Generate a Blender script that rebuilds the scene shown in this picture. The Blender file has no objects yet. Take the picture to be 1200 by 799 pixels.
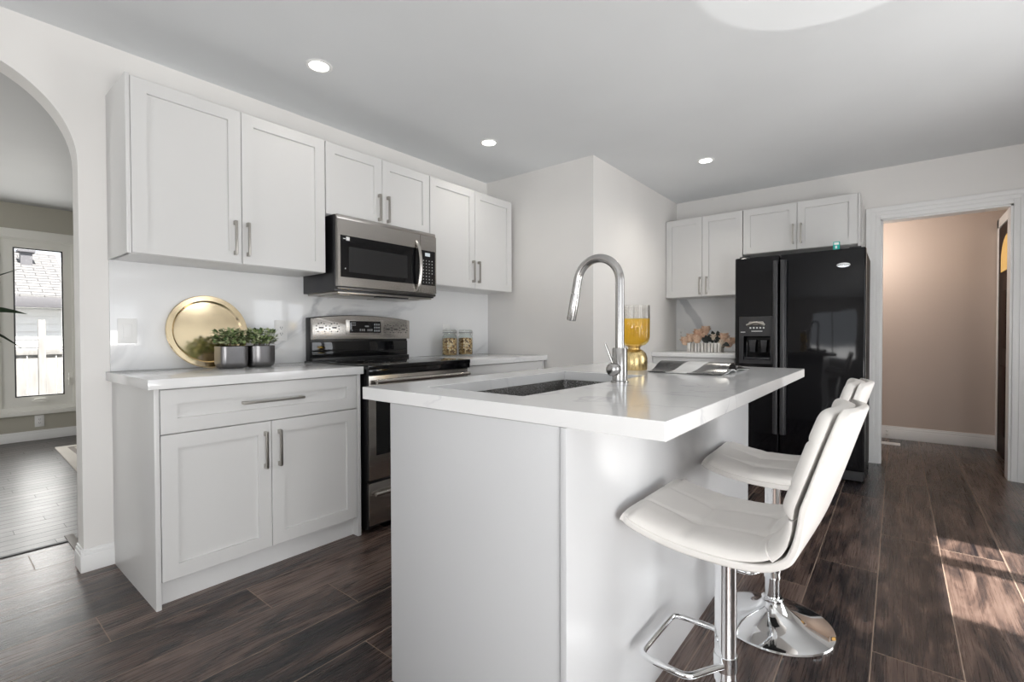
import bpy, bmesh, math, random
from mathutils import Vector, Matrix
C = bpy.context.scene.collection
S = bpy.context.scene
PI = math.pi
random.seed(7)

# ------------------------------------------------------------------ camera, world, lights, exposure
cam_d = bpy.data.cameras.new('camera'); cam = bpy.data.objects.new('camera', cam_d); C.objects.link(cam)
cam_d.sensor_width = 36.0; cam_d.lens = 36.0 * 559.85 / 1200; cam_d.clip_start = 0.02; cam_d.clip_end = 200
_y, _p, _r = math.radians(38.8723), math.radians(-0.8207), math.radians(-0.1562)
fw = Vector((math.cos(_y)*math.cos(_p), math.sin(_y)*math.cos(_p), math.sin(_p)))
rt = Vector((math.sin(_y), -math.cos(_y), 0)); up = rt.cross(fw)
rt2 = rt*math.cos(_r) + up*math.sin(_r); up2 = up*math.cos(_r) - rt*math.sin(_r)
m = Matrix((rt2, up2, -fw)).transposed().to_4x4(); m.translation = Vector((-0.9095, -2.8982, 1.0861))
cam.matrix_world = m
S.camera = cam
S.view_settings.view_transform = 'Standard'; S.view_settings.look = 'None'
S.view_settings.gamma = 1.0; S.view_settings.use_curve_mapping = False
S.view_settings.exposure = 0.22

w = bpy.data.worlds.new('sky'); S.world = w; w.use_nodes = True
bg = w.node_tree.nodes['Background']; bg.inputs[0].default_value = (0.86, 0.92, 1.0, 1); bg.inputs[1].default_value = 1.4

def light(name, kind, loc, energy, color=(1,1,1), rot=(0,0,0), **kw):
    d = bpy.data.lights.new(name, kind); d.energy = energy; d.color = color
    for k, v in kw.items(): setattr(d, k, v)
    o = bpy.data.objects.new(name, d); C.objects.link(o); o.location = loc; o.rotation_euler = rot
    return o
def aim(o, target):
    o.rotation_euler = (Vector(target) - o.location).to_track_quat('-Z', 'Y').to_euler()
sun = light('sun', 'SUN', (2, -9, 8), 20.0, (1, .95, .88), angle=math.radians(1.2))
sun.rotation_euler = Vector((0.05, 0.62, -1.0)).to_track_quat('-Z', 'Y').to_euler()
# daylight entering by the patio door, by the rear window, by the dining window; bounce and side lamps added
a = light('patio_daylight', 'AREA', (1.92, -4.28, 1.1), 16, (.95, .975, 1), shape='RECTANGLE', size=.95, size_y=1.8); aim(a, (1.6, 0, .9))
a = light('added_patio_uplight', 'AREA', (1.92, -4.25, .45), 15, (1, .98, .95), shape='RECTANGLE', size=.95, size_y=.8); aim(a, (.9, -1.6, 2.45))  # added lamp in the door opening, aimed up to brighten the ceiling
a = light('added_side_light', 'AREA', (-1.0, -4.28, 1.0), 13, (.95, .975, 1), shape='RECTANGLE', size=1.5, size_y=1.3); aim(a, (-.1, 0, .1))  # added lamp brightening the base cabinets
a = light('added_side_uplight', 'AREA', (-1.0, -4.25, .6), 44, (1, .98, .95), shape='RECTANGLE', size=1.5, size_y=.5); aim(a, (-.1, -2.2, 2.45))  # added upward lamp lifting the ceiling on the left
a = light('rear_daylight', 'AREA', (-3.28, -2.3, 1.35), 2.5, (.96, .98, 1), shape='RECTANGLE', size=1.9, size_y=1.35); aim(a, (3, -2.0, 1.3))
a = light('added_rear_uplight', 'AREA', (-3.22, -2.3, .85), 16, (1, .98, .95), shape='RECTANGLE', size=1.9, size_y=.4); aim(a, (-1.6, -2.2, 2.45))  # added lamp aimed up at the ceiling behind the camera
a = light('dining_daylight', 'AREA', (-0.5, 4.30, 1.2), 40, (1, .985, .94), shape='RECTANGLE', size=1.3, size_y=1.5); aim(a, (-0.5, 0, 1.2))
a = light('added_dining_side_light', 'AREA', (-3.27, 2.0, 1.3), 28, (1, .97, .9), shape='RECTANGLE', size=1.6, size_y=1.4); aim(a, (0, 2.8, 1.3))  # added lamp brightening the dining room from its left wall
# added floor-level spot, standing in for sun reflected onto the ceiling
a = light('added_floor_spot', 'SPOT', (1.75, -3.25, .03), 48, (1, .98, .95), spot_size=math.radians(21), spot_blend=.12, shadow_soft_size=.01); aim(a, (1.17, -2.74, 2.448))
light('hall_glow', 'POINT', (4.85, -2.6, 1.9), 15, (1, .88, .79), shadow_soft_size=.15)

# ------------------------------------------------------------------ materials
def mat(name, col=(.8,.8,.8), rough=.5, metal=0.0, **kw):
    M = bpy.data.materials.new(name); M.use_nodes = True
    b = M.node_tree.nodes['Principled BSDF']
    b.inputs['Base Color'].default_value = (*col, 1); b.inputs['Roughness'].default_value = rough
    b.inputs['Metallic'].default_value = metal
    for k, v in kw.items():
        k = k.replace('_', ' ')
        b.inputs[k].default_value = (*v, 1) if isinstance(v, tuple) else v
    return M
class G:
    """small node-graph helper around one material"""
    def __init__(s, M):
        s.M = M; s.t = M.node_tree; s.n = s.t.nodes; s.b = s.n['Principled BSDF']
    def node(s, typ, **kw):
        n = s.n.new(typ)
        for k, v in kw.items(): setattr(n, k, v)
        return n
    def put(s, sock, v):
        if isinstance(v, bpy.types.NodeSocket): s.t.links.new(v, sock)
        else: sock.default_value = v
    def math(s, op, a, b=None, c=None):
        n = s.node('ShaderNodeMath', operation=op); s.put(n.inputs[0], a)
        if b is not None: s.put(n.inputs[1], b)
        if c is not None: s.put(n.inputs[2], c)
        return n.outputs[0]
    def xyz(s):
        n = s.node('ShaderNodeSeparateXYZ'); s.t.links.new(s.obj(), n.inputs[0]); return n.outputs
    def obj(s): return s.node('ShaderNodeTexCoord').outputs['Object']
    def comb(s, x, y, z):
        n = s.node('ShaderNodeCombineXYZ'); s.put(n.inputs[0], x); s.put(n.inputs[1], y); s.put(n.inputs[2], z); return n.outputs[0]
    def noise(s, vec, scale=5., detail=4., rough=.5, dist=0.):
        n = s.node('ShaderNodeTexNoise'); s.put(n.inputs['Vector'], vec); n.inputs['Scale'].default_value = scale
        n.inputs['Detail'].default_value = detail; n.inputs['Roughness'].default_value = rough; n.inputs['Distortion'].default_value = dist
        return n.outputs['Fac']
    def white(s, vec):
        n = s.node('ShaderNodeTexWhiteNoise', noise_dimensions='3D'); s.put(n.inputs['Vector'], vec); return n.outputs['Value']
    def ramp(s, fac, stops):
        n = s.node('ShaderNodeValToRGB'); s.put(n.inputs[0], fac); e = n.color_ramp.elements
        while len(e) < len(stops): e.new(.5)
        for i, (p, c) in enumerate(stops):
            e[i].position = p; e[i].color = (*c, 1) if len(c) == 3 else c
        return n.outputs[0]
    def mix(s, fac, a, b, blend='MIX'):
        n = s.node('ShaderNodeMix', data_type='RGBA', blend_type=blend)
        s.put(n.inputs[0], fac); s.put(n.inputs[6], a if isinstance(a, bpy.types.NodeSocket) else (*a, 1))
        s.put(n.inputs[7], b if isinstance(b, bpy.types.NodeSocket) else (*b, 1)); return n.outputs[2]
    def col(s, v): s.t.links.new(v, s.b.inputs['Base Color']); return s
    def rough(s, v): s.t.links.new(v, s.b.inputs['Roughness']); return s
    def bump(s, h, strength=.2, dist=.01):
        n = s.node('ShaderNodeBump'); n.inputs['Strength'].default_value = strength; n.inputs['Distance'].default_value = dist
        s.put(n.inputs['Height'], h); s.t.links.new(n.outputs[0], s.b.inputs['Normal']); return s

def paint(name, col, rough=.6, var=.03):
    M = mat(name, col, rough); g = G(M); v = g.obj()
    n = g.noise(v, 1.3, 3)
    g.col(g.ramp(n, [(.3, tuple(c*(1-var) for c in col)), (.7, tuple(min(1, c*(1+var)) for c in col))]))
    g.bump(g.noise(v, 180, 2), .04, .002)
    return M
def brushed(name, col, rough, axis=0, bump=.03):
    M = mat(name, col, rough, 1.0); g = G(M); x, y, z = g.xyz()
    sc = [700, 700, 700]; sc[axis] = 6.0
    n = g.noise(g.comb(g.math('MULTIPLY', x, sc[0]), g.math('MULTIPLY', y, sc[1]), g.math('MULTIPLY', z, sc[2])), 1, 2)
    g.rough(g.math('MULTIPLY_ADD', n, .16, rough - .08)); g.bump(n, bump, .002)
    return M

M_wall = paint('wall_paint', (.80, .785, .765))
M_ceil = paint('ceiling_paint', (.75, .77, .785), .7)
M_dwall = paint('dining_wall_paint', (.46, .44, .375))
M_dceil = paint('dining_ceiling_paint', (.55, .56, .57))
M_hall = paint('hall_wall_paint', (.57, .48, .42))
M_trim = paint('trim_paint', (.86, .86, .855), .35, .01)
M_wtrim = paint('window_trim_paint', (.86, .85, .80), .4, .02)
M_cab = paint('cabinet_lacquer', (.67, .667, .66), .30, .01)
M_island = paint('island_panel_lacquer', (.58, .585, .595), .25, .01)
M_toe = paint('toe_kick_white', (.72, .72, .72), .35, .02)
M_nickel = brushed('brushed_nickel', (.42, .40, .37), .3, 2)
M_chrome = mat('chrome', (.86, .87, .88), .05, 1.0)
M_faucet = brushed('faucet_steel', (.47, .46, .45), .22, 2)
M_steel = brushed('stainless_steel', (.50, .475, .445), .24, 0, .015)
M_dsteel = brushed('appliance_side', (.07, .07, .075), .35, 2)
M_sink = mat('sink_steel', (.34, .335, .33), .32, 1.0)
g = G(M_sink); nn = g.noise(g.obj(), 160, 3, .7); g.rough(g.math('MULTIPLY_ADD', nn, .3, .15)); g.bump(nn, .5, .004)
g.col(g.ramp(g.noise(g.obj(), 220, 2), [(.45, (.22,.215,.21)), (.62, (.42,.41,.40)), (.7, (.9,.9,.9))]))  # pale speckles mixed into the steel colour
M_black = mat('black_plastic', (.008, .008, .009), .3)
M_blackmat = mat('black_matte_plastic', (.02, .02, .022), .55)
M_greypl = mat('dark_grey_plastic', (.024, .024, .027), .32)
M_glassblk = mat('black_glass', (.004, .004, .005), .04)
M_fridge = mat('black_gloss_enamel', (.004, .004, .005), .06, Specular_IOR_Level=.32)
g = G(M_fridge); g.bump(g.noise(g.obj(), 4.5, 1), .10, .02)
M_fhandle = mat('black_satin_handle', (.035, .035, .038), .28)
M_white = mat('white_plastic', (.85, .85, .84), .35)
M_mark = mat('white_print', (.75, .75, .74), .5)
M_dark = mat('dark_print', (.02, .02, .02), .5)
M_display = mat('lit_display', (.05, .05, .05), .3, Emission_Color=(.75, .82, .85), Emission_Strength=.6)
M_teal = mat('teal_card', (.0, .38, .33), .5)
M_leather = mat('white_leatherette', (.72, .695, .665), .40)
g = G(M_leather); g.bump(g.noise(g.obj(), 260, 3), .06, .002)
M_gold = mat('polished_brass', (1.0, .84, .57), .16, 1.0)
g = G(M_gold); nn = g.noise(g.obj(), 9, 5, .6); g.rough(g.math('MULTIPLY_ADD', nn, .22, .06))
M_goldsat = brushed('satin_gold', (.78, .60, .30), .28, 2)
M_pot = brushed('gunmetal_glaze', (.22, .215, .22), .36, 2)
M_soil = mat('soil', (.03, .022, .016), .9)
M_bulb = mat('lamp_lens', (1, 1, 1), .5, Emission_Color=(1, .97, .92), Emission_Strength=9.0)
M_rubber = mat('black_rubber', (.015, .015, .015), .7)
M_amberlite = mat('amber_leaded_glass', (.55, .33, .08), .2, Emission_Color=(1, .6, .15), Emission_Strength=.35)  # emission stands in for outdoor light shining through the glass
M_doorwood = mat('dark_mahogany', (.035, .012, .008), .6, Specular_IOR_Level=.2)
g = G(M_doorwood); x, y, z = g.xyz(); g.col(g.ramp(g.noise(g.comb(g.math('MULTIPLY', x, 30), y, g.math('MULTIPLY', z, 2)), 1, 4), [(.35, (.008,.003,.002)), (.7, (.035,.011,.006))]))
M_threshold = mat('threshold_wood', (.12, .09, .07), .5)
M_blackstrip = mat('dark_strip', (.008, .008, .009), .5)

def glass(name, tint=(1,1,1), gloss=.08, rough=.0):
    M = bpy.data.materials.new(name); M.use_nodes = True; t = M.node_tree; t.nodes.clear()
    o = t.nodes.new('ShaderNodeOutputMaterial'); mx = t.nodes.new('ShaderNodeMixShader'); tr = t.nodes.new('ShaderNodeBsdfTransparent')
    gl = t.nodes.new('ShaderNodeBsdfGlossy'); fr = t.nodes.new('ShaderNodeLayerWeight'); pw = t.nodes.new('ShaderNodeMath'); pw.operation = 'POWER'; ad = t.nodes.new('ShaderNodeMath'); ad.operation = 'ADD'
    tr.inputs[0].default_value = (*tint, 1); gl.inputs['Roughness'].default_value = rough; pw.inputs[1].default_value = 4.0; t.links.new(fr.outputs['Facing'], pw.inputs[0])
    ad.inputs[1].default_value = gloss * .6
    t.links.new(pw.outputs[0], ad.inputs[0]); ad.use_clamp = True; t.links.new(ad.outputs[0], mx.inputs[0]); t.links.new(tr.outputs[0], mx.inputs[1]); t.links.new(gl.outputs[0], mx.inputs[2])
    t.links.new(mx.outputs[0], o.inputs[0]); return M
M_pane = glass('window_glass')
M_jar = glass('clear_jar_glass', (.94, .96, .95), .04)
M_smoke = glass('smoky_ribbed_glass', (.91, .90, .88), .12, .03)
M_amber = glass('amber_ribbed_glass', (.985, .86, .47), .04, .06)

def planks(name, width, length, y0, stops, seam_col, seam_w, rough0, endk=1.0):
    M = mat(name); g = G(M); x, y, z = g.xyz()
    r = g.math('DIVIDE', g.math('SUBTRACT', y, y0), width); row = g.math('FLOOR', r)
    off = g.math('MULTIPLY', g.white(g.comb(row, 3.7, 1.3)), length)
    xs = g.math('DIVIDE', g.math('ADD', x, off), length); pid = g.math('FLOOR', xs)
    rnd = g.white(g.comb(row, pid, 5.1))
    fy = g.math('MULTIPLY', g.math('PINGPONG', r, .5), width)
    fx = g.math('MULTIPLY', g.math('PINGPONG', xs, .5), length)
    seam = g.math('LESS_THAN', g.math('MINIMUM', g.math('MULTIPLY', fx, endk), fy), seam_w)
    sh = g.math('MULTIPLY', rnd, 37.0)
    blot = g.noise(g.comb(g.math('MULTIPLY', x, 2.2), g.math('MULTIPLY', y, 8.0), sh), 1.0, 5, .6, 1.6)
    grain = g.noise(g.comb(g.math('MULTIPLY', x, 3.2), g.math('MULTIPLY', y, 150.0), sh), 1.0, 8, .65, .5)
    f = g.math('ADD', g.math('MULTIPLY_ADD', grain, .38, g.math('MULTIPLY', blot, .95)), g.math('MULTIPLY_ADD', rnd, .20, -.26))
    c = g.ramp(f, stops)
    scr = g.noise(g.comb(g.math('MULTIPLY', x, 3.0), g.math('MULTIPLY', y, 60.0), 2.0), 1.0, 8, .8, 3.0)
    c = g.mix(g.math('MULTIPLY', g.math('GREATER_THAN', scr, .71), .35), c, (.30, .25, .22))
    g.col(g.mix(g.math('MULTIPLY', seam, .8), c, seam_col))
    g.rough(g.math('MULTIPLY_ADD', seam, .35, g.math('MULTIPLY_ADD', grain, .22, rough0)))
    g.bump(g.math('SUBTRACT', grain, g.math('MULTIPLY', seam, 1.5)), .12, .004)
    return M
M_floor = planks('dark_laminate_planks', .2335, 1.22, -2.838, [(.30, (.008,.0075,.010)), (.44, (.034,.024,.022)), (.56, (.085,.056,.046)), (.78, (.18,.128,.106))], (.34, .25, .19), .0016, .17)  # tan seam colour paints in the highlight on bevelled plank edges
M_dfloor = planks('grey_oak_strips', .083, .9, 0.51, [(.2, (.012,.010,.011)), (.5, (.045,.036,.034)), (.85, (.11,.092,.085))], (.008, .007, .007), .0026, .22, 2.5)

def marble(name, base, vein, scale, width, rough, vec_scale=(1,1,1), soft=0.0):
    M = mat(name, base, rough); g = G(M); x, y, z = g.xyz()
    v = g.comb(g.math('MULTIPLY', x, vec_scale[0]), g.math('MULTIPLY', y, vec_scale[1]), g.math('MULTIPLY', z, vec_scale[2]))
    n = g.noise(v, scale, 5, .5, 1.6); d = g.math('ABSOLUTE', g.math('SUBTRACT', n, .5))
    k = g.noise(v, scale*.7, 2)
    line = g.ramp(d, [(0.0, (1,1,1)), (width, (0,0,0))]); mask = g.ramp(k, [(.48, (0,0,0)), (.62, (1,1,1))])
    cloud = g.ramp(g.noise(v, scale*.9, 3), [(.35, base), (.75, tuple(c*.95 for c in base))])
    f = g.math('MULTIPLY', line, mask)
    g.col(g.mix(f, cloud, vein)); return M
M_quartz = marble('white_quartz', (.79, .79, .79), (.62, .62, .64), 1.6, .012, .10)
M_splash = marble('white_quartz_backsplash', (.83, .835, .84), (.50, .51, .53), 1.1, .05, .07, (1, 1, 1.3))
M_splashB = marble('white_quartz_backsplash_corner', (.83, .835, .84), (.50, .51, .53), 1.1, .05, .07, (1, 1, 1.3))
g = G(M_splashB); x, y, z = g.xyz(); old = g.b.inputs['Base Color'].links[0].from_socket
wob = g.math('MULTIPLY_ADD', g.noise(g.obj(), 7, 4), .10, -.05); u_ = g.math('ADD', g.math('ADD', z, g.math('MULTIPLY', g.math('ADD', y, 1.2), -1.55)), wob)
dd = g.math('ABSOLUTE', g.math('SUBTRACT', u_, 1.37))
g.col(g.mix(g.ramp(dd, [(.055, (.8,.8,.8)), (.085, (0,0,0))]), old, (.50, .51, .53)))
M_rug = paint('cream_rug_pile', (.62, .58, .53), .9, .15)
M_leaf = mat('leaf_green', (.08, .16, .05), .45)
g = G(M_leaf); rn = g.node('ShaderNodeNewGeometry').outputs['Random Per Island']
g.col(g.ramp(rn, [(0, (.04,.075,.03)), (.3, (.15,.23,.08)), (.65, (.34,.43,.19)), (1, (.66,.70,.46))]))
M_longleaf = mat('dark_strap_leaf', (.015, .035, .012), .35)
M_stem = mat('brown_stem', (.12, .08, .05), .7)
M_petal = mat('peach_petal', (.62, .40, .27), .7)
g = G(M_petal); g.col(g.ramp(g.node('ShaderNodeNewGeometry').outputs['Random Per Island'], [(0, (.62,.40,.27)), (.6, (.80,.58,.43)), (1, (.88,.72,.58))]))
M_petalw = mat('cream_petal', (.72, .62, .50), .7)
M_dleaf = mat('black_green_leaf', (.012, .016, .014), .4)
M_grain = mat('muesli', (.45, .27, .12), .8)
g = G(M_grain); vo = g.node('ShaderNodeTexVoronoi'); vo.inputs['Scale'].default_value = 95; g.t.links.new(g.obj(), vo.inputs['Vector'])
cs = g.node('ShaderNodeSeparateColor'); g.t.links.new(vo.outputs['Color'], cs.inputs[0])
g.col(g.ramp(cs.outputs[0], [(0, (.06,.025,.01)), (.25, (.28,.14,.05)), (.65, (.66,.42,.18)), (1, (.90,.72,.46))])); g.bump(vo.outputs['Distance'], 1.0, .006)
M_photo = mat('printed_page', (.5,.5,.5), .18)
g = G(M_photo); x, y, z = g.xyz(); yy = g.math('ADD', y, g.math('MULTIPLY', g.math('ADD', x, .12), .30))
nn = g.noise(g.obj(), 14, 4)
g.col(g.ramp(g.math('MULTIPLY_ADD', nn, .02, g.math('MULTIPLY_ADD', yy, -3.1, .47)), [(0, (.02,.02,.02)), (.34, (.07,.068,.065)), (.36, (.74,.74,.73)), (.62, (.80,.80,.79)), (.64, (.16,.155,.15)), (.9, (.03,.03,.03))]))
M_paper = mat('white_paper', (.80, .80, .79), .5)
M_slat = mat('whitewashed_wood', (.78, .76, .73), .6)
g = G(M_slat); x, y, z = g.xyz(); g.col(g.ramp(g.noise(g.comb(g.math('MULTIPLY', x, 20), g.math('MULTIPLY', y, 50), g.math('MULTIPLY', z, 6)), 1, 4), [(.35, (.55,.52,.48)), (.55, (.84,.83,.81))]))
# exterior
M_siding = paint('house_siding', (.8, .8, .8), .7)
M_fascia = mat('grey_fascia', (.10, .10, .11), .6)
M_roof = mat('roof_shingles', (.5, .5, .5), .9)
g = G(M_roof); x, y, z = g.xyz(); br = g.node('ShaderNodeTexBrick'); g.put(br.inputs['Vector'], g.comb(x, g.math('MULTIPLY', z, 1.0), 0.0))
br.inputs['Scale'].default_value = 1; br.inputs['Brick Width'].default_value = .3; br.inputs['Row Height'].default_value = .058; br.inputs['Mortar Size'].default_value = .006
br.inputs['Color1'].default_value = (.11,.11,.115,1); br.inputs['Color2'].default_value = (.14,.14,.14,1); br.inputs['Mortar'].default_value = (.03,.03,.032,1); g.col(br.outputs[0])
M_fence = mat('weathered_fence', (.5,.48,.46), .85)
g = G(M_fence); x, y, z = g.xyz(); g.col(g.ramp(g.noise(g.comb(g.math('MULTIPLY', x, 25), y, g.math('MULTIPLY', z, 3)), 1, 5), [(.3, (.17,.168,.165)), (.7, (.25,.247,.242))]))
M_ground = mat('yard_gravel', (.12, .12, .11), .95)
M_deck = mat('patio_concrete', (.25, .245, .24), .9)

# ------------------------------------------------------------------ mesh helpers
def ident(u, v, w): return (u, v, w)
class B:
    def __init__(s): s.bm = bmesh.new()
    def _bev(s, verts, bev, seg=2):
        if not bev: return
        vs = set(verts); es = [e for e in s.bm.edges if e.verts[0] in vs and e.verts[1] in vs]
        bmesh.ops.bevel(s.bm, geom=es, offset=bev, segments=seg, profile=.6, affect='EDGES', clamp_overlap=True)
    def box(s, x0, x1, y0, y1, z0, z1, bev=0, F=ident, seg=2):
        P = [(x0,y0,z0),(x1,y0,z0),(x1,y1,z0),(x0,y1,z0),(x0,y0,z1),(x1,y0,z1),(x1,y1,z1),(x0,y1,z1)]
        vs = [s.bm.verts.new(F(*p)) for p in P]
        for f in ((3,2,1,0),(4,5,6,7),(0,1,5,4),(1,2,6,5),(2,3,7,6),(3,0,4,7)): s.bm.faces.new([vs[i] for i in f])
        s._bev(vs, bev, seg); return s
    def prism(s, poly, a, b, plane='xz', bev=0, seg=2):
        put = {'xz': lambda p, t: (p[0], t, p[1]), 'yz': lambda p, t: (t, p[0], p[1]), 'xy': lambda p, t: (p[0], p[1], t)}[plane]
        A = [s.bm.verts.new(put(p, a)) for p in poly]; Bv = [s.bm.verts.new(put(p, b)) for p in poly]
        s.bm.faces.new(A); s.bm.faces.new(Bv[::-1])
        for i in range(len(poly)): j = (i+1) % len(poly); s.bm.faces.new([A[j], A[i], Bv[i], Bv[j]])
        s._bev(A + Bv, bev, seg); return s
    def slab_hole(s, u0, u1, v0, v1, w0, w1, hu0, hu1, hv0, hv1, depth=None, F=ident):
        U = [u0, hu0, hu1, u1]; V = [v0, hv0, hv1, v1]
        fr = [[s.bm.verts.new(F(u, v, w1)) for v in V] for u in U]; bk = [[s.bm.verts.new(F(u, v, w0)) for v in V] for u in U]
        for i in range(3):
            for j in range(3):
                if (i, j) != (1, 1): s.bm.faces.new([fr[i][j], fr[i+1][j], fr[i+1][j+1], fr[i][j+1]])
                if (i, j) != (1, 1) or depth is not None: s.bm.faces.new([bk[i][j], bk[i][j+1], bk[i+1][j+1], bk[i+1][j]])
        for k in range(3):
            s.bm.faces.new([fr[k][0], bk[k][0], bk[k+1][0], fr[k+1][0]]); s.bm.faces.new([fr[k][3], fr[k+1][3], bk[k+1][3], bk[k][3]])
            s.bm.faces.new([fr[0][k], fr[0][k+1], bk[0][k+1], bk[0][k]]); s.bm.faces.new([fr[3][k], bk[3][k], bk[3][k+1], fr[3][k+1]])
        ring = [(1,1),(2,1),(2,2),(1,2)]
        if depth is None: inn = [bk[i][j] for i, j in ring]
        else:
            inn = [s.bm.verts.new(F(U[i], V[j], w1 - depth)) for i, j in ring]; s.bm.faces.new(inn)
        o = [fr[i][j] for i, j in ring]
        for k in range(4): l = (k+1) % 4; s.bm.faces.new([o[k], o[l], inn[l], inn[k]])
        return s
    def rings(s, R, cap=True, closed=False):
        vr = [[s.bm.verts.new(p) for p in r] for r in R]; n = len(R[0])
        for i in range(len(vr) - (0 if closed else 1)):
            A, D = vr[i], vr[(i+1) % len(vr)]
            for k in range(n): l = (k+1) % n; s.bm.faces.new([A[k], A[l], D[l], D[k]])
        if cap and not closed: s.bm.faces.new(vr[0][::-1]); s.bm.faces.new(vr[-1])
        return s
    def lathe(s, prof, c=(0,0,0), seg=32, cap=True, axis='z', rib=None):
        R = []
        for r, h in prof:
            ring = []
            for k in range(seg):
                a = 2*PI*k/seg; q = r * (rib(a, h) if rib else 1)
                p = (q*math.cos(a), q*math.sin(a), h)
                if axis == 'y': p = (p[0], -p[2], p[1])
                if axis == 'x': p = (p[2], p[0], p[1])
                ring.append((c[0]+p[0], c[1]+p[1], c[2]+p[2]))
            R.append(ring)
        return s.rings(R, cap)
    def tube(s, pts, r, seg=12, closed=False, square=False):
        pts = [Vector(p) for p in pts]; n = len(pts); R = []; nrm = None
        rr = r if isinstance(r, (list, tuple)) else [r]*n
        for i in range(n):
            t = (pts[(i+1) % n] - pts[i-1]) if closed or 0 < i < n-1 else (pts[1]-pts[0] if i == 0 else pts[-1]-pts[-2])
            t.normalize()
            if nrm is None:
                nrm = t.cross(Vector((0,0,1)));
                if nrm.length < .1: nrm = t.cross(Vector((0,1,0)))
            nrm = (nrm - t*nrm.dot(t)).normalized(); bn = t.cross(nrm)
            R.append([tuple(pts[i] + (nrm*math.cos(a) + bn*math.sin(a))*rr[i]) for a in [2*PI*(k+.5)/seg for k in range(seg)]])
        return s.rings(R, True, closed)
    def ball(s, c, rx, ry=None, rz=None, u=20, v=12):
        ry = ry or rx; rz = rz or rx
        R = [[(c[0]+rx*math.sin(PI*i/v)*math.cos(2*PI*k/u), c[1]+ry*math.sin(PI*i/v)*math.sin(2*PI*k/u), c[2]-rz*math.cos(PI*i/v)) for k in range(u)] for i in range(1, v)]
        return s.rings(R)
    def quad(s, pts): s.bm.faces.new([s.bm.verts.new(p) for p in pts]); return s
    def sheet(s, f, nu, nv, thick):
        """closed slab over a parametric surface; f(i/nu, j/nv) -> (point, normal, thickness)"""
        T, Bt = [], []
        for i in range(nu+1):
            a, b = [], []
            for j in range(nv+1):
                p, n, t = f(i/nu, j/nv); p = Vector(p); n = Vector(n)
                a.append(s.bm.verts.new(p + n*t)); b.append(s.bm.verts.new(p - n*thick))
            T.append(a); Bt.append(b)
        for i in range(nu):
            for j in range(nv):
                s.bm.faces.new([T[i][j], T[i+1][j], T[i+1][j+1], T[i][j+1]]); s.bm.faces.new([Bt[i][j], Bt[i][j+1], Bt[i+1][j+1], Bt[i+1][j]])
        for i in range(nu):
            s.bm.faces.new([T[i][0], Bt[i][0], Bt[i+1][0], T[i+1][0]]); s.bm.faces.new([T[i][nv], T[i+1][nv], Bt[i+1][nv], Bt[i][nv]])
        for j in range(nv):
            s.bm.faces.new([T[0][j], T[0][j+1], Bt[0][j+1], Bt[0][j]]); s.bm.faces.new([T[nu][j], Bt[nu][j], Bt[nu][j+1], T[nu][j+1]])
        return s
    def leaf(s, base, direction, length, width, droop=0., up=(0,0,1), fold=.15, n=5):
        b = Vector(base); d = Vector(direction).normalized(); u = Vector(up); sd = d.cross(u)
        if sd.length < .05: sd = d.cross(Vector((1,0,0)))
        sd.normalize(); nn = sd.cross(d); L, Rr, Cc = [], [], []
        for i in range(n+1):
            t = i/n; wv = width*.5*math.sin(PI*min(1, .08 + t*.92))**.8 if t < 1 else 0.0005
            p = b + d*(length*t) + Vector((0,0,-1))*(droop*length*t*t)
            Cc.append(s.bm.verts.new(p)); L.append(s.bm.verts.new(p - sd*wv + nn*wv*fold)); Rr.append(s.bm.verts.new(p + sd*wv + nn*wv*fold))
        for i in range(n):
            s.bm.faces.new([L[i], Cc[i], Cc[i+1], L[i+1]]); s.bm.faces.new([Cc[i], Rr[i], Rr[i+1], Cc[i+1]])
        return s

def origin(o):
    v = Vector((0,0,0))
    while o: v += o.location; o = o.parent
    return v
def obj(name, b, m, parent=None, ang=35, label=None, recalc=True, weld=False):
    bm = b.bm
    if weld: bmesh.ops.remove_doubles(bm, verts=bm.verts, dist=1e-5)
    if recalc: bmesh.ops.recalc_face_normals(bm, faces=bm.faces)
    lim = math.radians(ang)
    for f in bm.faces: f.smooth = True
    for e in bm.edges: e.smooth = len(e.link_faces) == 2 and e.calc_face_angle(0) < lim
    if parent:
        off = origin(parent); bmesh.ops.translate(bm, verts=bm.verts, vec=-off)
    me = bpy.data.meshes.new(name); bm.to_mesh(me); bm.free(); me.materials.append(m)
    o = bpy.data.objects.new(name, me); C.objects.link(o)
    if parent: o.parent = parent
    if label: o['label'] = label
    return o
def thing(name, label, cat, loc=(0,0,0), group=None):
    o = bpy.data.objects.new(name, None); C.objects.link(o); o.location = loc; o.empty_display_size = .1
    o['label'] = label; o['category'] = cat
    if group: o['group'] = group
    return o
def tag(o, label, cat, group=None):
    o['label'] = label; o['category'] = cat
    if group: o['group'] = group
    return o
def struct(name, b, m, parent=None, **kw):
    o = obj(name, b, m, parent, **kw)
    if not parent: o['kind'] = 'structure'
    return o
def dup(root, loc, rz=0, label=None):
    r = root.copy(); C.objects.link(r); r.location = loc; r.rotation_euler = (0,0,rz)
    if label: r['label'] = label
    for ch in list(root.children):
        c = ch.copy(); C.objects.link(c); c.parent = r
        for g2 in list(ch.children):
            d = g2.copy(); C.objects.link(d); d.parent = c
    return r
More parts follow.
